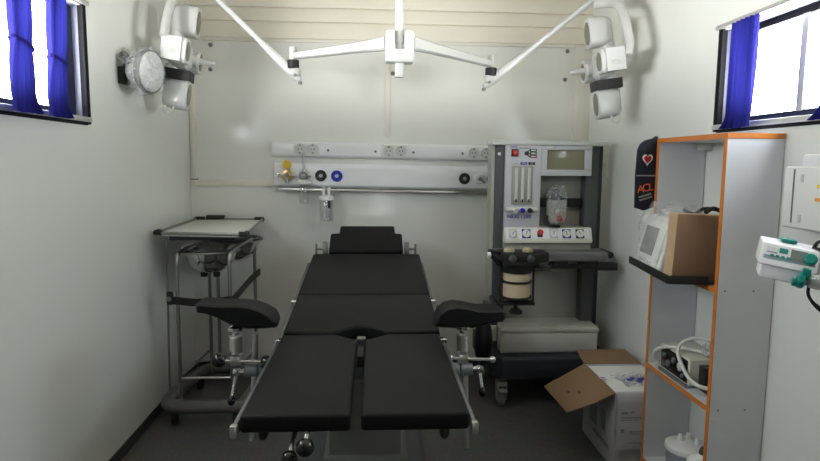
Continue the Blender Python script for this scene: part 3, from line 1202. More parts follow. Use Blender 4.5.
# thick bumper ring
pts = [(-.685, 2.985, .098), (-.80, 2.985, .098), (-.95, 2.985, .098), (-1.03, 3.00, .10), (-1.062, 3.06, .10), (-1.06, 3.20, .10), (-1.03, 3.45, .10), (-.99, 3.54, .10), (-.90, 3.56, .10), (-.72, 3.55, .10), (-.65, 3.52, .10), (-.635, 3.45, .10), (-.65, 3.20, .10), (-.665, 3.04, .10), (-.672, 2.995, .098)]
mb = MB().tube(pts, .034, 16, smoothn=5, closed=True)
mb.build('bumper', 'bumper_grey', t)
for (cx, cy) in [(-1.015, 3.02), (-.70, 3.0), (-1.02, 3.5), (-.68, 3.5)]:
    mb = MB()
    mb.lathe([(0, -.012), (.026, -.012), (.031, -.007), (.031, .007), (.026, .012), (0, .012)], frame((cx, cy - .015, .031), (1, 0, 0)), 20)
    mb.cyl((cx, cy, .05), (cx, cy, .09), .008, seg=8)
    mb.box((cx - .016, cy - .02, .045), (cx + .016, cy + .012, .066), .003)
    mb.build('caster', 'rubber_black', t)
# bowl ring + centre post and tray carrier
mb = MB()
mb.tube([(-.862 + .147 * math.cos(2 * PI * k / 32), 3.20 + .147 * math.sin(2 * PI * k / 32), .872) for k in range(32)], .006, 8, closed=True)
mb.build('bowl_ring', 'dull_steel', t)
mb = MB()
mb.tube([(-.80 + .147 * math.cos(2 * PI * k / 32), 3.52 + .147 * math.sin(2 * PI * k / 32), .885) for k in range(32)], .006, 8, closed=True)
mb.build('bowl_ring', 'dull_steel', t)
mb = MB()
mb.cyl((-.855, 3.30, .22), (-.855, 3.30, .76), .009, seg=12)
mb.tube([(PX[0], YFp + .25, .245), (-.855, 3.30, .245), (PX[1], YFp + .25, .245)], .006, 8)
mb.build('centre_post', 'dull_steel', t)
mb = MB()
for q in (-.033, .033):
    mb.box((-.868 + q - .016, 3.19, .728), (-.868 + q + .016, 3.215, .758), .004)
mb.build('bowl_foot', 'rubber_black', t)
MB().cyl((-1.058, 3.07, .10), (-1.045, 3.07, .96), .0055, seg=12).build('tray_post', 'dull_steel', t)

for nm, cx, cy, cz, lab in (('steel_bowl', -.862, 3.20, .884, 'shiny stainless steel bowl hanging at the front of the trolley'), ('steel_bowl', -.80, 3.52, .897, 'shiny stainless steel bowl behind the front one under the tray')):
    R_ = .140
    pr = [(0, -.130), (.05, -.128), (.085, -.112), (.115, -.078), (.132, -.03), (R_, 0), (R_ + .010, .002), (R_ + .010, .004), (R_ - .002, .003), (.129, -.03), (.112, -.075), (.083, -.108), (.05, -.123), (0, -.125)]
    o_ = MB().lathe(pr, frame((cx, cy, cz), (0, 0, 1)), 40).build(nm, 'chrome')
    tag(o_, lab, 'bowl', 'steel bowls on the trolley')

t = thing('tray_table', 'flat rectangular steel tray with black corner guards on top of the trolley', 'tray', (-.86, 3.35, .93))
zt = .978
A, B_, C_, D_ = V((-1.082, 3.03, zt)), V((-.630, 2.965, zt)), V((-.690, 3.76, zt)), V((-1.098, 3.78, zt))
mb = MB()
mb.prism([A + V((0, 0, -.012)), B_ + V((0, 0, -.012)), C_ + V((0, 0, -.012)), D_ + V((0, 0, -.012))], (0, 0, .012), .003)
mb.build('plate', 'tray_board', t)
mb = MB()
for p, q in ((A, B_), (B_, C_), (C_, D_), (D_, A)):
    mb.tube([p + V((0, 0, .004)), q + V((0, 0, .004))], .008, 10)
mb.build('rim', 'dull_steel', t)
for p, d1, d2 in ((A, B_ - A, D_ - A), (B_, A - B_, C_ - B_), (C_, B_ - C_, D_ - C_), (D_, A - D_, C_ - D_)):
    mb = MB().tube([p + d1.normalized() * .03 + V((0, 0, .005)), p + V((0, 0, .005)), p + d2.normalized() * .05 + V((0, 0, .005))], .014, 10)
    mb.build('corner_guard', 'rubber_black', t)
mb = MB().tube([D_ + V((.06, -.0, .012)), D_ + V((.17, -.002, .012))], .016, 10)
mb.build('grip', 'rubber_black', t)
mb = MB()
mb.box((-1.03, 3.06, .940), (-.71, 3.09, .966), .004)
mb.box((-.73, 3.05, .942), (-.705, 3.6, .964), .004)
mb.box((-1.03, 3.08, .942), (-1.005, 3.6, .964), .004)
mb.build('under_frame', 'base_navy', t)

# strap tying the trolley
pts = [(-1.03, 3.06, .655), (-1.010, 2.990, .652), (-.96, 2.984, .646), (-.87, 2.980, .640), (-.72, 2.984, .650), (-.700, 3.00, .655), (-.68, 3.30, .69), (-.665, 3.50, .70)]
mb = MB()
pp = catmull([V(p) for p in pts], 4)
loops = []
for i, p in enumerate(pp):
    tdir = (pp[min(i + 1, len(pp) - 1)] - pp[max(i - 1, 0)]).normalized()
    nrm = V((-tdir.y, tdir.x, 0)).normalized()
    loops.append([p + nrm * .003 + V((0, 0, -.019)), p - nrm * .003 + V((0, 0, -.019)), p - nrm * .003 + V((0, 0, .019)), p + nrm * .003 + V((0, 0, .019))])
t = thing('securing_strap', 'black rubber strap buckled around the upright tubes of the trolley frame', 'strap', (-1.03, 3.02, .65))
mb.loft(loops, smooth=False)
mb.build('band', 'rubber_black', t)
MB().box((-1.023, 2.968, .630), (-.993, 2.990, .695), .006).build('buckle_plate', 'rubber_black', t)
MB().cyl((-1.008, 2.972, .662), (-1.008, 2.960, .662), .012, seg=12).build('buckle', 'dull_steel', t)

# ------------------------------------------------------------------ anesthesia machine
t = thing('anesthesia_machine', 'tall grey anesthesia machine with gauges, bellows and drawer on casters', 'anesthesia machine', (.97, 3.45, 0))
Yf, Yk = 3.30, 3.43
YB2 = 3.72
# columns: shallow uprights, the foot reaches further back
MB().box((.668, Yf + .01, .28), (.738, Yk, 1.440), .005).build('column', 'machine_dark', t)
MB().box((.652, Yf + .016, .28), (.669, Yk + .01, 1.443), .004).build('column_edge', 'machine_mid', t)
MB().box((1.188, Yf + .02, .28), (1.262, Yk, 1.440), .005).build('column', 'machine_dark', t)
MB().box((1.261, Yf + .035, .28), (1.288, Yk, 1.440), .005).build('column_edge', 'base_navy', t)
MB().box((.735, Yk - .03, .28), (1.19, Yk - .01, 1.43), .003).build('back_panel', 'machine_mid', t)
mb = MB()
mb.prism([(.645, Yf - .012, 1.440), (1.300, Yf - .012, 1.440), (1.306, Yk + .02, 1.440), (.645, Yk + .02, 1.440)], (0, 0, .026), .006, seg=3)
mb.build('top_cover', 'cap_grey', t)
MB().cyl((.690, Yf + .012, 1.392), (.690, Yf + .004, 1.392), .009, seg=14).build('screw_cap', 'plastic_white', t)
# flowmeter panel
fp = MB().box((.722, Yf - .012, .960), (.922, Yf + .10, 1.439), .003).build('flowmeter_panel', 'machine_face', t)
y = Yf - .013
text('panel_text', 'TMS', .024, 'blue_text', fp, front(.765, y, 1.427))
MB().box((.795, y - .001, 1.422), (.86, y + .002, 1.427)).build('caption_line', 'carton_ink', fp)
sw = MB().box((.752, y - .007, 1.378), (.792, y, 1.418), .003).build('power_switch', 'gloss_black', fp)
MB().box((.758, y - .012, 1.383), (.786, y - .006, 1.413), .003).build('rocker', 'red_paint', sw)
MB().ball((.772, y - .012, 1.398), .006, sc=(1, .4, 1)).build('indicator', 'bulb_orange', sw)
lg = MB()
lg.cyl((.838, y + .002, 1.396), (.838, y - .002, 1.396), .012, seg=20, m='black_paint')
for k, cm in ((-1, 'dark_red'), (0, 'green_dark'), (1, 'green_dark')):
    zc = 1.396 + k * .0165
    lg.box((.856, y - .002, zc - .0085), (.895, y + .002, zc + .008), .002, m=cm)
    lg.box((.862, y - .003, zc - .003), (.887, y + .002, zc + .003), 0, m='print_white')
    lg.tube([(.838, y, 1.396), (.850, y, zc), (.862, y, zc)], .003, 6, m='black_paint')
lg.build('gas_diagram', 'black_paint', fp)
MB().box((.738, y - .001, 1.363), (.800, y + .002, 1.367)).build('caption_line', 'cap_grey', fp)
for k, cm in enumerate(('cap_grey', 'blue_text', 'black_paint')):
    xx = .780 + k * .044
    MB().box((xx - .019, y - .002, 1.333), (xx + .019, y + .002, 1.348), .003).build('gas_label', cm, fp)
for k, tx_ in enumerate(('AIR', 'N2O', 'O2')):
    text('label_text', tx_, .012, 'carton_ink' if k == 0 else 'print_white', fp, front(.780 + k * .044, y - .0022, 1.3405))
# rotameter tubes
rw = MB()
rw.box((.758, y - .004, 1.112), (.876, y + .002, 1.328), .010)
rt = rw.build('rotameter_window', 'machine_mid', fp, label='clear-fronted block of three flow tubes')
for k in range(3):
    xx = .783 + k * .036
    MB().cyl((xx, y - .008, 1.138), (xx, y - .008, 1.318), .009, seg=14).build('flow_tube', 'cap_grey', rt)
    MB().cyl((xx, y - .014, 1.128), (xx, y - .014, 1.146), .004, seg=10).build('float', 'black_paint', rt)
kb = MB()
kb.box((.728, y - .022, 1.078), (.905, y, 1.098), .005)
kb.build('knob_shelf', 'machine_cream', fp)
for k, cm in enumerate(('cap_grey', 'blue_paint', 'black_paint')):
    xx = .776 + k * .042
    MB().lathe([(0, 0), (.013, 0), (.013, .020), (.010, .024), (0, .024)], frame((xx, y - .016, 1.084), (0, -1, -.15)), 16).build('flow_knob', cm, fp)
text('model_text', 'NEXI 1200', .030, 'blue_text', fp, front(.806, y - .0005, 1.046), .001)
# screen panel
sp = MB()
for lo, hi in (((.922, Yf - .010, 1.274), (1.208, Yf + .03, 1.308)), ((.922, Yf - .010, 1.416), (1.208, Yf + .03, 1.439)), ((.922, Yf - .010, 1.308), (.956, Yf + .03, 1.416)), ((1.168, Yf - .010, 1.308), (1.208, Yf + .03, 1.416))):
    sp.box(lo, hi, .002)
sp = sp.build('screen_panel', 'machine_face', t)
MB().box((.954, Yf + .002, 1.304), (1.170, Yf + .028, 1.420), .002).build('screen', 'olive_screen', sp)
MB().box((.950, Yf - .012, 1.427), (.985, Yf - .008, 1.434), .002).build('badge', 'print_white', sp)
# vaporizer rail + vaporizer in wrap
MB().box((.92, Yf + .06, 1.095), (1.19, Yf + .08, 1.145), .003).build('vaporizer_rail', 'rubber_black', t)
VX = 1.022
vp = MB().box((VX - .043, Yf - .03, 1.012), (VX + .044, Yf + .06, 1.140), .006).build('vaporizer', 'machine_mid', t, label='small grey vaporizer block with red dial under clear wrap')
MB().lathe([(0, 0), (.030, 0), (.033, .01), (.033, .040), (.026, .06), (0, .062)], frame((VX, Yf + .015, 1.140), (0, 0, 1)), 22).build('dial', 'machine_dark', vp)
MB().box((VX - .010, Yf - .038, 1.022), (VX + .024, Yf - .028, 1.055), .004).build('red_label', 'red_paint', vp)
MB().cyl((VX - .005, Yf - .03, 1.078), (VX - .005, Yf - .042, 1.078), .012, seg=14).build('filler_cap', 'cap_grey', vp)
bb = bmesh.new()
bmesh.ops.create_icosphere(bb, subdivisions=4, radius=1)
for v in bb.verts:
    n = v.co.normalized()
    k = 1 + .08 * math.sin(8 * n.x + 5 * n.z) * math.sin(9 * n.y + 2) + .03 * math.sin(23 * n.z)
    e = lambda c: math.copysign(abs(c) ** .6, c)
    v.co = V((VX + e(n.x) * .053 * k, Yf + .008 + e(n.y) * .058 * k, 1.108 + e(n.z) * .108 * k))
for f in bb.faces:
    f.smooth = True
mb = MB()
mb._merge(bb)
mb.build('plastic_wrap', 'thin_film', vp)
MB().tube([(VX - .055, Yf + .0, 1.05), (VX - .065, Yf - .01, 1.02), (VX - .045, Yf - .03, 1.000), (VX + .01, Yf - .035, .995)], .008, 8, smoothn=4).build('wrap_tie', 'rubber_black', vp)
# gauge strip
gp = MB()
gp.prism([(.722, Yf - .045, .902), (.722, Yf - .045, .920), (.722, Yf - .020, .985), (.722, Yf + .10, .985), (.722, Yf + .10, .902)], (.495, 0, 0), .003)
gp = gp.build('gauge_panel', 'machine_cream', t)
tilt = math.atan2(.025, .065)
gm = lambda x: Matrix.Translation((x, Yf - .0325, .9525)) @ Matrix.Rotation(-tilt, 4, 'X') @ FRONT
strip = MB().box((-.235, -.029, .0), (.235, .029, .0012), 0, M=gm(.968))
strip.build('label_strip', 'panel_white', gp)
for k, (gx, cm) in enumerate(((.768, 'cap_grey'), (.844, 'blue_text'), (.999, 'cap_grey'), (1.072, 'blue_text'), (1.148, 'black_paint'))):
    M_ = gm(gx)
    g = MB().box((-.024, -.026, .0005), (.024, .026, .003), .003, M=M_)
    g.build('gauge_plate', cm, gp)
    g = MB().lathe([(0, .002), (.0225, .002), (.0225, .009), (.020, .011), (.019, .008), (0, .008)], M_, 24)
    g = g.build('gauge', 'dial_white', gp)
    MB().box((-.0016, -.008, .0078), (.0016, .014, .0095), 0, M=M_ @ Matrix.Rotation(-.7 + .3 * k, 4, 'Z')).build('needle', 'black_paint', g)
    nd = MB()
    for q in range(7):
        an = math.radians(-120 + 40 * q)
        nd.box((-.001, .0145, .0078), (.001, .0175, .0088), 0, M=M_ @ Matrix.Rotation(an, 4, 'Z'))
    nd.build('scale_marks', 'black_paint', g)
M_ = gm(.922)
sb_ = MB().box((-.016, -.020, .0005), (.014, .012, .006), .003, M=M_)
sb_ = sb_.build('selector', 'black_paint', gp)
MB().lathe([(0, .004), (.016, .004), (.016, .016), (0, .018)], M_ @ Matrix.Translation((0, .006, 0)), 18).build('red_knob', 'red_paint', sb_)
# body below the gauges, worktop
MB().box((.722, Yf - .02, .85), (1.217, Yk - .01, .904), .004).build('plinth', 'machine_mid', t)
wt = MB()
wt.prism([(.715, 3.15, .815), (1.275, 3.15, .815), (1.285, Yk, .815), (.66, Yk, .815), (.66, 3.30, .815)], (0, 0, .050), .008, seg=3)
wt = wt.build('worktop', 'machine_grey', t)
MB().cyl((1.282, 3.30, .850), (1.282, 3.145, .850), .017, seg=18, bev=.004).build('end_cap', 'rubber_black', wt)
mb = MB()
mb.box((.83, 3.145, .775), (1.29, 3.18, .798), .003)
mb.box((.97, 3.15, .78), (1.05, 3.25, .816), .003)
mb.box((1.21, 3.13, .768), (1.318, 3.185, .808), .006)
mb.build('push_bar', 'rubber_black', t)
# absorber with bellows
ab = MB()
cx, cy = .737, 3.02
ZA = .842
ab.prism([(cx - .094, cy - .09, ZA), (cx + .098, cy - .09, ZA), (cx + .155, cy - .05, ZA), (cx + .155, cy + .08, ZA), (cx - .094, cy + .08, ZA)], (0, 0, .05), .008)
ab.cyl((cx, cy, .79), (cx, cy, ZA + .004), .080, .086, 28)
ab.box((cx - .09, cy - .095, ZA - .014), (cx + .09, cy - .07, ZA + .006), .003)
ab = ab.build('absorber_head', 'rubber_black', t)
for q in (-.048, .048):
    MB().lathe([(0, 0), (.028, 0), (.028, .010), (.020, .018), (0, .020)], frame((cx + q, cy - .02, ZA + .05), (0, 0, 1)), 22).build('valve_dome', 'dome_olive', ab)
    MB().lathe([(0, 0), (.019, 0), (.019, .018), (.013, .022), (0, .022)], frame((cx + q * .95, cy - .086, ZA + .025), (0, -1, 0)), 18).build('valve_port', 'machine_dark', ab)
can = MB()
can.lathe([(0, 0), (.069, 0), (.069, .044), (0, .044)], frame((cx, cy, .740), (0, 0, 1)), 36)
can.lathe([(0, 0), (.069, 0), (.069, .076), (0, .076)], frame((cx, cy, .658), (0, 0, 1)), 36)
can.build('bellows', 'beige_bellows', t, label='beige cylindrical absorber canister held in black rings')
mb = MB()
mb.lathe([(.060, 0), (.077, 0), (.077, .010), (.060, .010), (.060, 0)], frame((cx, cy, .732), (0, 0, 1)), 36)
mb.lathe([(0, 0), (.068, 0), (.077, .005), (.077, .013), (.060, .015), (0, .015)], frame((cx, cy, .645), (0, 0, 1)), 36)
mb.lathe([(.060, 0), (.077, 0), (.077, .010), (.060, .010), (.060, 0)], frame((cx, cy, .784), (0, 0, 1)), 36)
for q in (-1, 1):
    mb.cyl((cx + q * .086, cy - .01, .625), (cx + q * .086, cy - .01, ZA), .006, seg=8)
mb.box((cx - .094, cy - .03, .612), (cx + .094, cy + .03, .628), .004)
mb.lathe([(0, 0), (.03, .0), (.03, .02), (0, .02)], frame((cx, cy, .626), (0, 0, 1)), 18)
mb.cyl((cx, cy, .585), (cx, cy, .615), .010, seg=10)
mb.lathe([(0, 0), (.034, 0), (.036, .01), (.022, .024), (0, .026)], frame((cx, cy, .565), (0, 0, 1)), 20)
mb.build('canister_cage', 'rubber_black', t)
mb = MB()
mb.tube([(cx - .08, cy, ZA + .035), (cx - .12, cy - .02, ZA + .048), (cx - .155, cy - .03, ZA + .056)], .011, 10, smoothn=3)
mb.tube([(cx - .150, cy - .03, ZA + .05), (cx - .11, cy - .02, ZA - .0), (cx - .08, cy, ZA - .025)], .013, 10, smoothn=3)
mb.build('hose_arm', 'rubber_black', t)
mb = MB().cyl((cx - .164, cy - .035, ZA + .035), (cx - .144, cy - .035, ZA + .037), .015, seg=14, bev=.002)
mb.build('hose_port', 'plastic_white', t)
mb = MB().box((cx + .085, cy - .03, .79), (cx + .17, cy + .06, .815), .003)
mb.build('latch', 'machine_dark', t)
MB().box((cx + .02, cy + .07, .82), (cx + .14, 3.20, .86), .004).build('absorber_arm', 'rubber_black', t)
# lower body: panel behind, drawer unit, base
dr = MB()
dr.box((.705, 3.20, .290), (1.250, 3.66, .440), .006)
dr = dr.build('drawer_unit', 'drawer_cream_dim', t)
MB().box((.712, 3.188, .300), (1.245, 3.202, .405), .004).build('drawer_front', 'drawer_cream_dim', dr)
MB().box((.700, 3.185, .412), (1.252, 3.67, .432), .006).build('lid', 'drawer_cream_dim', dr)
MB().box((.640, 3.30, .33), (.700, 3.34, .42), .004).build('side_box', 'machine_cream', t)
bs = MB()
bs.prism([(.630, 3.20, .165), (.70, 3.12, .165), (1.25, 3.12, .165), (1.315, 3.18, .165), (1.315, YB2, .165), (.630, YB2, .165)], (0, 0, .125), .014, seg=3)
bs.build('base', 'base_navy', t)
for (wx, wy) in ((.705, 3.17), (1.25, 3.17), (.70, 3.62), (1.25, 3.62)):
    wl = MB().lathe([(0, -.016), (.045, -.016), (.052, -.010), (.052, .010), (.045, .016), (0, .016)], frame((wx, wy + .01, .053), (1, 0, 0)), 26).build('caster', 'wheel_grey', t)
    mb = MB()
    for q in (-.024, .024):
        mb.box((wx + q - .004, wy - .025, .04), (wx + q + .004, wy + .035, .135), .004)
    mb.box((wx - .028, wy - .03, .12), (wx + .028, wy + .04, .148), .006)
    mb.cyl((wx, wy + .01, .14), (wx, wy + .01, .17), .012, seg=12)
    mb.box((wx - .022, wy - .065, .095), (wx + .022, wy - .028, .112), .004)
    mb.build('fork', 'wheel_grey', wl)
# breathing bag hanging on the left
mb = MB()
loops = []
for k in range(13):
    q = k / 12
    r = .048 * math.sin(PI * min(1, q * 1.0 + .03)) ** .55 + .004
    z = .52 - .27 * q
    loops.append([(.585 + r * math.cos(2 * PI * j / 20), 3.10 + r * 1.0 * math.sin(2 * PI * j / 20), z) for j in range(20)])
mb.loft(loops)
mb.build('breathing_bag', 'bag_black', t, label='black rubber breathing bag hanging on the left side')
mb = MB()
mb.cyl((.585, 3.10, .52), (.585, 3.10, .575), .014, seg=12)
mb.tube([(.585, 3.10, .56), (.61, 3.10, .58), (.65, 3.10, .585), (.66, 3.30, .585)], .012, 10)
mb.box((.565, 3.075, .555), (.625, 3.13, .590), .006)
mb.build('bag_mount', 'rubber_black', t)
MB().cyl((.592, 3.09, .588), (.592, 3.09, .620), .015, seg=16, bev=.003).build('bag_valve', 'dull_steel', t)

# ------------------------------------------------------------------ open carton on the floor
t = thing('cardboard_carton', 'open printed cardboard carton with brown flaps on the floor by the shelf', 'carton', (1.18, 2.66, 0))
bx0, bx1, by0, by1, bz = 1.055, 1.352, 2.465, 2.85, .345
mb = MB()
w = .006
mb.box((bx0, by0, .0), (bx1, by0 + w, bz))
mb.box((bx0, by1 - w, .0), (bx1, by1, bz))
mb.box((bx0, by0 + w, .0), (bx0 + w, by1 - w, bz))
mb.box((bx1 - w, by0 + w, .0), (bx1, by1 - w, bz))
mb.box((bx0 + w, by0 + w, .0), (bx1 - w, by1 - w, w))
body = mb.build('box_body', 'carton_print', t, label='printed pale grey carton walls')


def sheet(pts, th=.005, m=None):
    pts = [V(p) for p in pts]
    n = (pts[1] - pts[0]).cross(pts[-1] - pts[0]).normalized()
    mb = MB()
    mb.prism(pts, n * th)
    return mb


H1, H2 = V((bx0, by1, bz)), V((bx0, by0, bz))
dn = V((-.88, 0, -.43)).normalized()
sheet([H1, H1 + dn * .235 + V((0, -.03, 0)), H2 + dn * .225 + V((0, .03, 0)), H2 + dn * .10 + V((0, .0, 0)), H2]).build('flap', 'cardboard', t)
fl_n = (-(H2 - H1).cross(dn)).normalized()
if fl_n.z < 0:
    fl_n = -fl_n
for a_, c_ in ((.12, .18), (.16, .24)):
    p = H2 + dn * a_ + V((0, c_ * .8, 0))
    MB().box((-.010, -.006, -.001), (.010, .006, .001), 0, M=frame(p + fl_n * .0055, fl_n)).build('flap_slot', 'black_paint', t)
sheet([(bx0 - .005, by1 - .002, bz), (bx1 - .01, by1 - .002, bz), (bx1 - .03, by1 + .16, bz + .02), (bx0 + .01, by1 + .16, bz + .02)]).build('flap', 'cardboard', t)
sheet([(bx1, by0 + .01, bz + .001), (bx1, by1 - .01, bz + .001), (bx1 + .008, by1 - .03, bz + .12), (bx1 + .008, by0 + .03, bz + .12)], .004).build('flap', 'carton_print', t)
# folded front flap
pf = [(by0 + .012, bz + .004), (by0 - .004, bz + .002), (by0 - .016, bz - .012), (by0 - .020, bz - .04), (by0 - .018, bz - .25), (by0 - .014, bz - .25), (by0 - .015, bz - .04), (by0 - .011, bz - .015), (by0 - .002, bz - .003), (by0 + .012, bz - .001)]
MB().loft([[(x_, p[0], p[1]) for p in pf] for x_ in (bx0 + .006, bx1 - .006)]).build('flap', 'carton_print', t)
yk_ = by0 - .0215
for (ax_, az_, aw, ah) in ((.022, .075, .03, .010), (.060, .072, .02, .008), (.02, .100, .10, .004), (.02, .112, .08, .003), (.022, .155, .014, .014), (.06, .165, .07, .003), (.06, .175, .06, .003), (.06, .215, .07, .004)):
    MB().box((bx0 + ax_, yk_ - .0002, bz - az_ - ah), (bx0 + ax_ + aw, yk_ + .003, bz - az_)).build('print', 'carton_ink', t)
for (ay, az_, aw, ah) in ((.10, .12, .05, .10), (.20, .08, .10, .16), (.05, .26, .2, .02)):
    MB().box((bx0 - .0008, by0 + ay, bz - az_ - ah), (bx0 + .001, by0 + ay + aw, bz - az_)).build('print', 'carton_ink', t)
o_ = MB().box((bx0 + .008, by0 + .014, .205), (bx1 - .008, by1 - .008, bz - .004), .006).build('foam_packing', 'foam_white')
tag(o_, 'white foam packing sheet filling the open carton', 'packing')
mb = MB()
bbm = bmesh.new()
bmesh.ops.create_grid(bbm, x_segments=16, y_segments=14, size=.5)
for v in bbm.verts:
    v.co.z = .006 + .006 * math.sin(14 * v.co.x + 3 * v.co.y) * math.sin(11 * v.co.y)
    v.co.x *= .17
    v.co.y *= .15
bmesh.ops.solidify(bbm, geom=list(bbm.faces), thickness=.001)
mb._merge(bbm, Matrix.Translation((1.215, 2.63, bz - .002)) @ Matrix.Rotation(.15, 4, 'Z'))
t = thing('plastic_sachet', 'clear plastic sachet with dark blue contents lying on the white foam', 'sachet', (1.215, 2.63, bz - .004))
mb.build('pouch', 'thin_film', t)
mb = MB()
for k in range(5):
    mb.ball((1.185 + .018 * k, 2.62 + .02 * math.sin(k * 2.2), bz + .004), .012, sc=(1.3, .8, .5))
mb.build('contents', 'blue_text', t)
t2 = thing('label_tag', 'small black and white tag on the left rim of the carton', 'tag', (1.06, 2.63, bz))
MB().box((-.022, -.014, -.001), (.022, .014, .003), .001, M=Matrix.Translation((1.060, 2.63, bz + .008)) @ Euler((0, .25, 1.2)).to_matrix().to_4x4()).build('card', 'print_white', t2)
MB().box((-.012, -.010, .003), (.012, .010, .005), .001, M=Matrix.Translation((1.060, 2.63, bz + .008)) @ Euler((0, .25, 1.2)).to_matrix().to_4x4()).build('print', 'blue_text', t2)

# ------------------------------------------------------------------ shelf unit on the right
SX0, SX1, SY0, SY1 = 1.168, 1.364, 1.94, 2.435
ST = 1.447
t = thing('shelf_unit', 'tall open grey shelf unit with orange edging against the right wall', 'shelf', ((SX0 + SX1) / 2, (SY0 + SY1) / 2, 0))
E = .0025
pth = .018


def board(name, lo, hi, edge_faces):
    o_ = MB().box(lo, hi).build(name, 'melamine', t)
    for ef in edge_faces:
        MB().box(*ef).build('edging', 'orange_edge', o_)
    return o_


board('side_panel', (SX0, SY0, 0), (SX1, SY0 + pth, ST - pth), [((SX0 - E, SY0, 0), (SX0, SY0 + pth, ST - pth))])
board('side_panel', (SX0, SY1 - pth, 0), (SX1, SY1, ST - pth), [((SX0 - E, SY1 - pth, 0), (SX0, SY1, ST - pth))])
board('top_panel', (SX0, SY0, ST - pth), (SX1, SY1, ST), [((SX0 - E, SY0, ST - pth), (SX0, SY1, ST)), ((SX0 - E, SY0 - E, ST - pth), (SX1, SY0, ST))])
SHZ = [.06, .482, .905]
for z in SHZ:
    board('shelf_board', (SX0, SY0 + pth, z), (SX1 - .005, SY1 - pth, z + pth), [((SX0 - E, SY0 + pth, z), (SX0, SY1 - pth, z + pth))])
for (xx, zz_) in ((SX0 + .025, .914), (SX1 - .07, .914), (SX0 + .03, .491), (SX1 - .07, .491)):
    MB().cyl((xx, SY0 - .0012, zz_), (xx, SY0 + .002, zz_), .0035, seg=10).build('screw', 'bolt_grey', t)
MB().box((SX1 - .04, SY1 - pth - .05, ST - pth - .03), (SX1, SY1 - pth, ST - pth), .003).build('wall_bracket', 'cap_grey', t)
S2, S1 = SHZ[2] + pth, SHZ[1] + pth

# banner / cap hanging on the far side of the shelf
t = thing('cloth_pennant', 'black cloth pennant with a red heart and orange letters hanging beside the shelf', 'pennant', (1.12, 2.46, 1.15))
pts = [(1.087, 1.160), (1.128, 1.148), (1.172, 1.165), (1.172, 1.455), (1.160, 1.458), (1.150, 1.448), (1.118, 1.440), (1.098, 1.425), (1.088, 1.400), (1.084, 1.30)]
yb = 2.4400
MB().prism([(x_, yb, z_) for x_, z_ in pts], (0, .012, 0), .002).build('cloth', 'navy_cloth', t)
MB().box((1.086, yb - .0025, 1.292), (1.171, yb, 1.297)).build('seam', 'cloth_print', t)


def heart(cx, cz, s, y_, th, m, nm):
    P_ = []
    for k in range(40):
        q = 2 * PI * k / 40
        P_.append((cx + s * .060 * 16 * math.sin(q) ** 3 / 16 * .9, y_, cz + s * .066 * (13 * math.cos(q) - 5 * math.cos(2 * q) - 2 * math.cos(3 * q) - math.cos(4 * q)) / 16))
    b_ = MB()
    b_.prism(P_, (0, th, 0))
    b_.build(nm, m, t)


heart(1.130, 1.362, .40, yb - .002, .003, 'print_white', 'heart_outline')
heart(1.130, 1.362, .29, yb - .0035, .003, 'red_paint', 'heart')
for q, (dx, dz) in enumerate(((-.006, 0), (.006, 0))):
    MB().box((1.130 + dx - .002, yb - .005, 1.352), (1.130 + dx + .002, yb - .003, 1.376)).build('heart_stripe', 'dark_red', t)
text('letters', 'A', .045, 'print_orange', t, front(1.107, yb - .002, 1.237, 0, -.1), .001)
text('letters', 'C', .045, 'print_orange', t, front(1.129, yb - .002, 1.243, 0, -.1), .001)
text('letters', 'L', .042, 'print_orange', t, front(1.150, yb - .002, 1.246, 0, -.1), .001)
mb = MB()
for k in range(2):
    for j in range(7):
        Mx = Matrix.Translation((1.128, yb - .002, 1.212 - k * .014)) @ Matrix.Rotation(-.30, 4, 'Y')
        mb.box((-.028 + j * .008 + k * .004, -.001, -.003), (-.0225 + j * .008 + k * .004, .003, .004), 0, M=Mx)
mb.build('small_print', 'cloth_print', t)

# black tray board, wrapped monitor, carton slab
mb = MB()
tz = S2 + .002
Q = [V((1.03, 2.012, tz)), V((1.35, 1.975, tz)), V((1.35, 2.40, tz)), V((1.158, 2.405, tz)), V((1.12, 2.50, tz)), V((1.085, 2.455, tz))]
mb.prism(Q, (0, 0, .010), .002)
t = thing('black_tray', 'shallow black plastic tray sticking out of the upper shelf under the wrapped monitor', 'tray', (1.15, 2.2, S2))
mb.build('tray_base', 'rubber_black', t)
mb = MB()
for p, q in ((Q[5], Q[0]), (Q[0], V((1.163, 1.995, tz)))):
    d = (q - p).normalized()
    n = V((-d.y, d.x, 0))
    mb.prism([p, q, q + n * -.006, p + n * -.006], (0, 0, .030), .0015)
mb.build('tray_rim', 'rubber_black', t)

t = thing('wrapped_monitor', 'white patient monitor wrapped in cloudy plastic on the black tray', 'monitor', (1.11, 2.28, tz + .011))
zb = tz + .011
# front face looks to -x, leaning back
fy0, fy1 = 2.125, 2.405
mb = MB()
mb.prism([(1.010, fy0, zb), (1.060, fy0, zb + .20), (1.155, fy0, zb + .215), (1.31, fy0, zb + .13), (1.31, fy0, zb)], (0, fy1 - fy0, 0), .010, seg=3)
mn = mb.build('case', 'monitor_white', t)
dirz = (V((1.060, 0, zb + .20)) - V((1.010, 0, zb))).normalized()
nf = V((-dirz.z, 0, dirz.x))


def face_quad(y0, y1, h0, h1, off, th):
    o_ = V((1.010, 0, zb)) + nf * off
    return MB().prism([o_ + V((0, y0, 0)) + dirz * h0, o_ + V((0, y1, 0)) + dirz * h0, o_ + V((0, y1, 0)) + dirz * h1, o_ + V((0, y0, 0)) + dirz * h1], nf * th, .001)


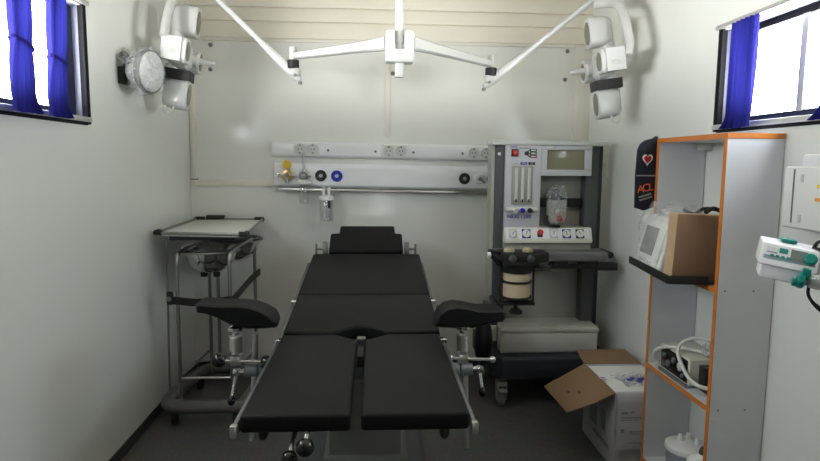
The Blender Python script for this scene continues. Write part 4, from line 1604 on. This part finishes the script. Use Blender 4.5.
t.rotation_euler.z = math.radians(-7)
t.location.x += .055
face_quad(2.148, 2.388, .02, .19, -.001, .006).build('bezel', 'plastic_white', mn)
face_quad(2.215, 2.355, .055, .165, .004, .003).build('screen', 'monitor_screen', mn)
for k in range(6):
    face_quad(2.20 + k * .03, 2.215 + k * .03, .028, .036, .004, .003).build('button', 'cap_grey', mn)
bb = bmesh.new()
bmesh.ops.create_icosphere(bb, subdivisions=5, radius=1)
for v in bb.verts:
    n = v.co.normalized()
    e = lambda c, p=.55: math.copysign(abs(c) ** p, c)
    k = 1 + .05 * math.sin(7 * n.y + 4 * n.z) * math.sin(8 * n.z + 6 * n.x) + .025 * math.sin(19 * n.y + 11 * n.z)
    X_ = 1.095 + e(n.x) * .092 * k
    Y_ = 2.266 + e(n.y) * .148 * k
    Z_ = zb + .125 + e(n.z) * .118 * k
    if n.z > 0:
        Z_ += .02 * math.sin(9 * n.y) * n.z
    v.co = V((X_ + (.020 * n.z), Y_, max(Z_, zb + .002)))
for f in bb.faces:
    f.smooth = True
mb = MB()
mb._merge(bb)
mb.build('plastic_wrap', 'bag_film', t, label='cloudy clear plastic bag')

t = thing('cardboard_slab', 'upright flat brown cardboard box on the front of the upper shelf', 'box', (1.17, 2.05, S2))
Mx = Matrix.Translation((1.050, 2.030, tz + .013)) @ Matrix.Rotation(math.radians(-2), 4, 'Z') @ Matrix.Rotation(math.radians(2.6), 4, 'Y')
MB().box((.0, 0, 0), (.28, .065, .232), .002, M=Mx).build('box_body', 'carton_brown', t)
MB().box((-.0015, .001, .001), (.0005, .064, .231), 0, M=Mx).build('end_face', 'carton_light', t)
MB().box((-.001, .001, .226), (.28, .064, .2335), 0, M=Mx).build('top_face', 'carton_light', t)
mb = MB()
mb.tube([(1.20, 2.10, 1.17), (1.24, 2.12, 1.183), (1.29, 2.13, 1.165), (1.33, 2.13, 1.17)], .008, 8, smoothn=4)
mb.tube([(1.17, 2.2, 1.172), (1.21, 2.2, 1.155), (1.25, 2.2, 1.176), (1.31, 2.2, 1.170)], .007, 8, smoothn=4)
o_ = mb.build('black_cable', 'rubber_black')
tag(o_, 'black cable lying over the wrapped monitor inside the upper shelf', 'cable')

# ------------------------------------------------------------------ device on the middle shelf
t = thing('suction_pump', 'cream and black boxy pump unit on the middle shelf', 'pump', (1.26, 2.2, S1))
z0 = S1
gx = 1.185
mb = MB()
mb.box((gx, 2.115, z0 + .010), (gx + .150, 2.345, z0 + .112), .005)
cs = mb.build('case', 'device_case', t)
MB().box((gx - .004, 2.128, z0 + .018), (gx + .002, 2.332, z0 + .104), .002).build('front_panel', 'gloss_black', cs)
for (yy, zz_, r, m_) in ((2.175, .066, .017, 'cap_grey'), (2.225, .075, .012, 'clamp_grey'), (2.265, .05, .014, 'bolt_grey'), (2.155, .038, .008, 'clamp_grey'), (2.30, .075, .009, 'clamp_grey')):
    MB().lathe([(0, 0), (r, 0), (r, .007), (r * .7, .009), (0, .009)], frame((gx - .003, yy, z0 + zz_), (-1, 0, 0)), 18).build('dial', m_, cs)
MB().box((gx + .035, 2.035, z0), (gx + .155, 2.116, z0 + .095), .004).build('battery_pack', 'gloss_black', t)
mb = MB().box((gx - .012, 2.12, z0), (gx + .06, 2.34, z0 + .012), .003)
mb.build('foot_plate', 'clamp_grey', t)
pts = [(gx + .10, 2.020, z0 + .040), (gx + .02, 2.035, z0 + .034), (gx - .010, 2.085, z0 + .045), (gx - .016, 2.145, z0 + .085), (gx - .010, 2.19, z0 + .125), (gx + .02, 2.20, z0 + .160), (gx + .07, 2.17, z0 + .180), (gx + .11, 2.11, z0 + .165), (gx + .125, 2.09, z0 + .140), (gx + .10, 2.12, z0 + .126), (gx + .05, 2.19, z0 + .128), (gx - .006, 2.27, z0 + .115), (gx - .016, 2.34, z0 + .085), (gx - .010, 2.385, z0 + .045), (gx + .005, 2.388, z0 + .012), (gx - .008, 2.355, z0 + .010)]
o_ = MB().tube(pts, .0072, 12, smoothn=6).build('suction_hose', 'hose_white')
tag(o_, 'white coiled suction hose looped over the pump unit', 'hose')
bb = bmesh.new()
bmesh.ops.create_icosphere(bb, subdivisions=4, radius=1)
for v in bb.verts:
    n = v.co.normalized()
    k = 1 + .13 * math.sin(8 * n.x + 5 * n.z) * math.sin(9 * n.y + 2) + .05 * math.sin(19 * n.z)
    v.co = V((1.285 + n.x * .055 * k, 2.10 + n.y * .065 * k, z0 + .150 + n.z * .034 * k))
for f in bb.faces:
    f.smooth = True
mb = MB()
mb._merge(bb)
o_ = mb.build('plastic_bag', 'thin_film')
tag(o_, 'crumpled clear plastic bag on top of the pump unit', 'bag')

# ------------------------------------------------------------------ lower shelf: canisters
S0 = SHZ[0] + pth
t = thing('suction_canister', 'grey canister with a white lid and ports, back of the lowest shelf in view', 'canister', (1.265, 2.24, S0))
MB().lathe([(0, 0), (.072, 0), (.076, .008), (.080, .125), (0, .125)], frame((1.262, 2.235, S0), (0, 0, 1)), 32).build('container', 'canister_grey', t)
MB().lathe([(0, .125), (.083, .122), (.086, .130), (.083, .142), (.070, .150), (0, .154)], frame((1.262, 2.235, S0), (0, 0, 1)), 32).build('lid', 'plastic_white', t)
for (dx, dy) in ((-.02, .02), (.03, -.02), (.02, .03)):
    MB().cyl((1.262 + dx, 2.235 + dy, S0 + .148), (1.262 + dx, 2.235 + dy, S0 + .178), .011, .009, 12, bev=.002).build('port', 'plastic_white', t)
t = thing('spray_canister', 'white rounded plastic container with a black nozzle, front of the lowest shelf', 'container', (1.272, 2.05, S0))
MB().lathe([(0, 0), (.058, 0), (.064, .006), (.064, .12), (.056, .155), (.03, .178), (.018, .184), (0, .184)], frame((1.238, 2.075, S0), (0, 0, 1)), 30).build('container', 'plastic_white', t)
mb = MB()
mb.tube([(1.238, 2.075, S0 + .178), (1.238, 2.072, S0 + .200), (1.245, 2.045, S0 + .204), (1.252, 2.015, S0 + .198)], .017, 10, smoothn=3)
mb.build('nozzle', 'machine_dark', t)

# ------------------------------------------------------------------ wall box on the right wall
t = thing('wall_cabinet_box', 'white wall-mounted electrical box with yellow and orange labels above the syringe pump', 'box', (XR, 1.45, 1.155))
MB().box((1.275, 1.20, 1.150), (XR - .004, 1.80, 1.336), .006).build('housing', 'pump_white', t)
mb = MB().box((1.255, 1.20, 1.155), (1.280, 1.775, 1.338), .006)
dr = mb.build('door', 'plastic_white', t)
MB().box((1.262, 1.20, 1.330), (XR - .03, 1.715, 1.374), .008).build('top_cover', 'pump_white', t)
for z in (1.185, 1.305):
    MB().box((1.252, 1.69, z - .012), (1.258, 1.702, z + .012), .002).build('hinge', 'cap_grey', dr)
MB().box((1.2535, 1.728, 1.17), (1.2555, 1.733, 1.33)).build('door_gap', 'bolt_grey', dr)
MB().box((1.2530, 1.45, 1.278), (1.2555, 1.632, 1.288)).build('yellow_label', 'label_yellow', dr)
MB().box((1.2530, 1.45, 1.240), (1.2555, 1.638, 1.250)).build('orange_label', 'label_orange', dr)
for yy in (1.62, 1.55, 1.50):
    MB().cyl((1.30, yy, 1.150), (1.30, yy, 1.138), .013, seg=14).build('cable_gland', 'plastic_white', t)
for z in (1.18, 1.30):
    MB().box((XR - .05, 1.798, z - .012), (XR - .002, 1.815, z + .012), .002).build('mount_lug', 'clamp_grey', t)

# ------------------------------------------------------------------ syringe pump
PM = Matrix.Translation((1.056, 1.45, 1.092)) @ Euler((0, math.radians(9), math.radians(-30))).to_matrix().to_4x4() @ Matrix.Scale(.86, 4)
t = thing('syringe_pump', 'white syringe pump with green knob and screen on an arm from the right wall', 'syringe pump', PM.translation)
mb = MB()
# section in y,z: slanted front panel
sec = [(-.040, -.012), (-.034, .004), (-.004, .052), (.10, .058), (.10, -.012)]
mb.prism([(-.082, a, c) for a, c in sec], (.150, 0, 0), .005, M=PM, seg=3)
bd = mb.build('body', 'pump_white', t)
mb = MB().box((-.072, -.030, -.052), (.060, .09, -.012), .006, M=PM)
mb.build('lower_body', 'pump_white', t)
# panel
pd = V((0, .030, .048)).normalized()
pn = V((0, -pd.z, pd.y))
o0 = V((0, -.034, .004))


def pq(x0, x1, h0, h1, th, name, m_, par, off=0.):
    pts = [o0 + V((x0, 0, 0)) + pd * h0 + pn * off, o0 + V((x1, 0, 0)) + pd * h0 + pn * off, o0 + V((x1, 0, 0)) + pd * h1 + pn * off, o0 + V((x0, 0, 0)) + pd * h1 + pn * off]
    return MB().prism(pts, pn * th, 0, M=PM).build(name, m_, par)


pq(-.078, .060, .004, .052, .001, 'panel', 'pump_panel', bd)
pq(-.072, .060, .004, .016, .0012, 'panel_band', 'teal_face', bd)
pq(-.034, -.012, .028, .044, .0022, 'display', 'teal', bd)
pq(-.004, .038, .010, .046, .0022, 'lcd_screen', 'lcd_grey', bd)
for k in range(4):
    pq(-.055 + k * .014, -.046 + k * .014, .012, .019, .003, 'green_button', 'teal', bd)
for k in range(3):
    pq(-.066 + k * .013, -.058 + k * .013, .034, .042, .002, 'button', 'cap_grey', bd)
pq(-.066, -.038, .024, .028, .0015, 'print', 'carton_ink', bd)
kc = PM @ (o0 + V((.045, 0, 0)) + pd * .024)
MB().lathe([(0, 0), (.015, 0), (.015, .010), (.012, .013), (0, .013)], frame(kc, (PM.to_3x3() @ pn)), 22).build('dial', 'teal', bd)
mb = MB().box((-.030, .035, .056), (.012, .085, .068), .005, M=PM)
mb.build('top_clamp', 'teal', t)
# syringe barrel and clamps at the lower right
p = lambda x, y, z: PM @ V((x, y, z))
MB().cyl(p(.045, -.058, -.030), p(.135, -.058, -.030), .011, seg=18).build('syringe_barrel', 'frost_plastic', t)
mb = MB()
mb.cyl(p(.022, -.058, -.034), p(.040, -.058, -.034), .019, seg=8, bev=.003)
mb.cyl(p(.012, -.054, -.040), p(.024, -.054, -.040), .012, seg=8)
mb.box((.030, -.066, -.030), (.050, -.040, .004), .004, M=PM)
mb.build('barrel_clamp', 'teal', t)
mb = MB()
mb.box((.052, -.060, -.050), (.085, -.025, -.012), .005, M=PM)
mb.box((.086, -.050, -.046), (.125, -.020, -.02), .005, M=PM)
mb.build('plunger_rail', 'cap_grey', t)
MB().cyl(p(.120, -.058, -.030), p(.136, -.058, -.030), .022, seg=22, bev=.003).build('plunger_disc', 'teal', t)
mb = MB()
mb.box((1.16, 1.49, 1.055), (XR, 1.53, 1.09), .006)
mb.cyl((1.10, 1.51, 1.075), (1.17, 1.51, 1.075), .016, seg=14)
mb.build('wall_arm', 'cap_grey', t)
mb = MB()
mb.tube([p(.055, .04, .055), p(.060, .02, .078), p(.085, .0, .084), p(.13, -.01, .085), p(.20, .02, .06)], .0045, 8, smoothn=5)
mb.tube([p(.055, .04, .056), p(.075, .0, .055), p(.10, -.03, .040), p(.15, -.06, .01), p(.22, -.06, .0)], .0045, 8, smoothn=5)
mb.build('power_cable', 'rubber_black', t)
mb = MB()
mb.tube([p(.060, -.02, -.048), p(.062, -.02, -.070), p(.075, -.02, -.090), p(.10, -.02, -.108), p(.14, -.02, -.125), p(.20, -.02, -.12)], [.004, .004, .004, .0065, .0065, .006], 8, smoothn=5)
mb.build('hanging_cable', 'rubber_black', t)

# ------------------------------------------------------------------ light
GROUND_FILL, SKY = 77.0, .25      # unseen glow added below the horizon to brighten the upper walls, hazy sky above
w = bpy.data.worlds.new('world')
SC.world = w
w.use_nodes = True
bg = w.node_tree.nodes['Background']
wn = w.node_tree
tc = wn.nodes.new('ShaderNodeTexCoord')
sx_ = wn.nodes.new('ShaderNodeSeparateXYZ')
wn.links.new(tc.outputs['Generated'], sx_.inputs[0])
cr = wn.nodes.new('ShaderNodeValToRGB')
cr.color_ramp.elements[0].position = .47
cr.color_ramp.elements[0].color = (1.0, .992, .965, 1)
cr.color_ramp.elements[1].position = .53
cr.color_ramp.elements[1].color = (SKY * .90, SKY * .96, SKY, 1)
ma = wn.nodes.new('ShaderNodeMath')
ma.operation = 'MULTIPLY_ADD'
ma.inputs[1].default_value = .5
ma.inputs[2].default_value = .5
wn.links.new(sx_.outputs['Z'], ma.inputs[0])
wn.links.new(ma.outputs[0], cr.inputs[0])
wn.links.new(cr.outputs[0], bg.inputs[0])
bg.inputs[1].default_value = GROUND_FILL


def portal(name, loc, rot, sx, sy):
    l = bpy.data.lights.new(name, 'AREA')
    l.shape = 'RECTANGLE'
    l.size, l.size_y = sx, sy
    l.cycles.is_portal = True
    o_ = bpy.data.objects.new(name, l)
    COL.objects.link(o_)
    o_.location = loc
    o_.rotation_euler = rot


portal('portal_left', (XL - TH - .01, (LW[0] + LW[1]) / 2, (LW[2] + LW[3]) / 2), (0, -PI / 2, 0), LW[3] - LW[2], LW[1] - LW[0])
portal('portal_right', (XR + TH + .01, (RW[0] + RW[1]) / 2, (RW[2] + RW[3]) / 2), (0, PI / 2, 0), RW[3] - RW[2], RW[1] - RW[0])
portal('portal_door', ((DW[0] + DW[1]) / 2, YF - TH - .01, (DW[2] + DW[3]) / 2), (PI / 2, 0, 0), DW[1] - DW[0], DW[3] - DW[2])

vs = SC.view_settings
vs.view_transform = 'Standard'
vs.look = 'None'
vs.gamma = 1
vs.exposure = 0
vs.use_curve_mapping = False
SC.cycles.max_bounces = 10
SC.cycles.diffuse_bounces = 6
SC.cycles.transparent_max_bounces = 16
SC.cycles.sample_clamp_indirect = 8
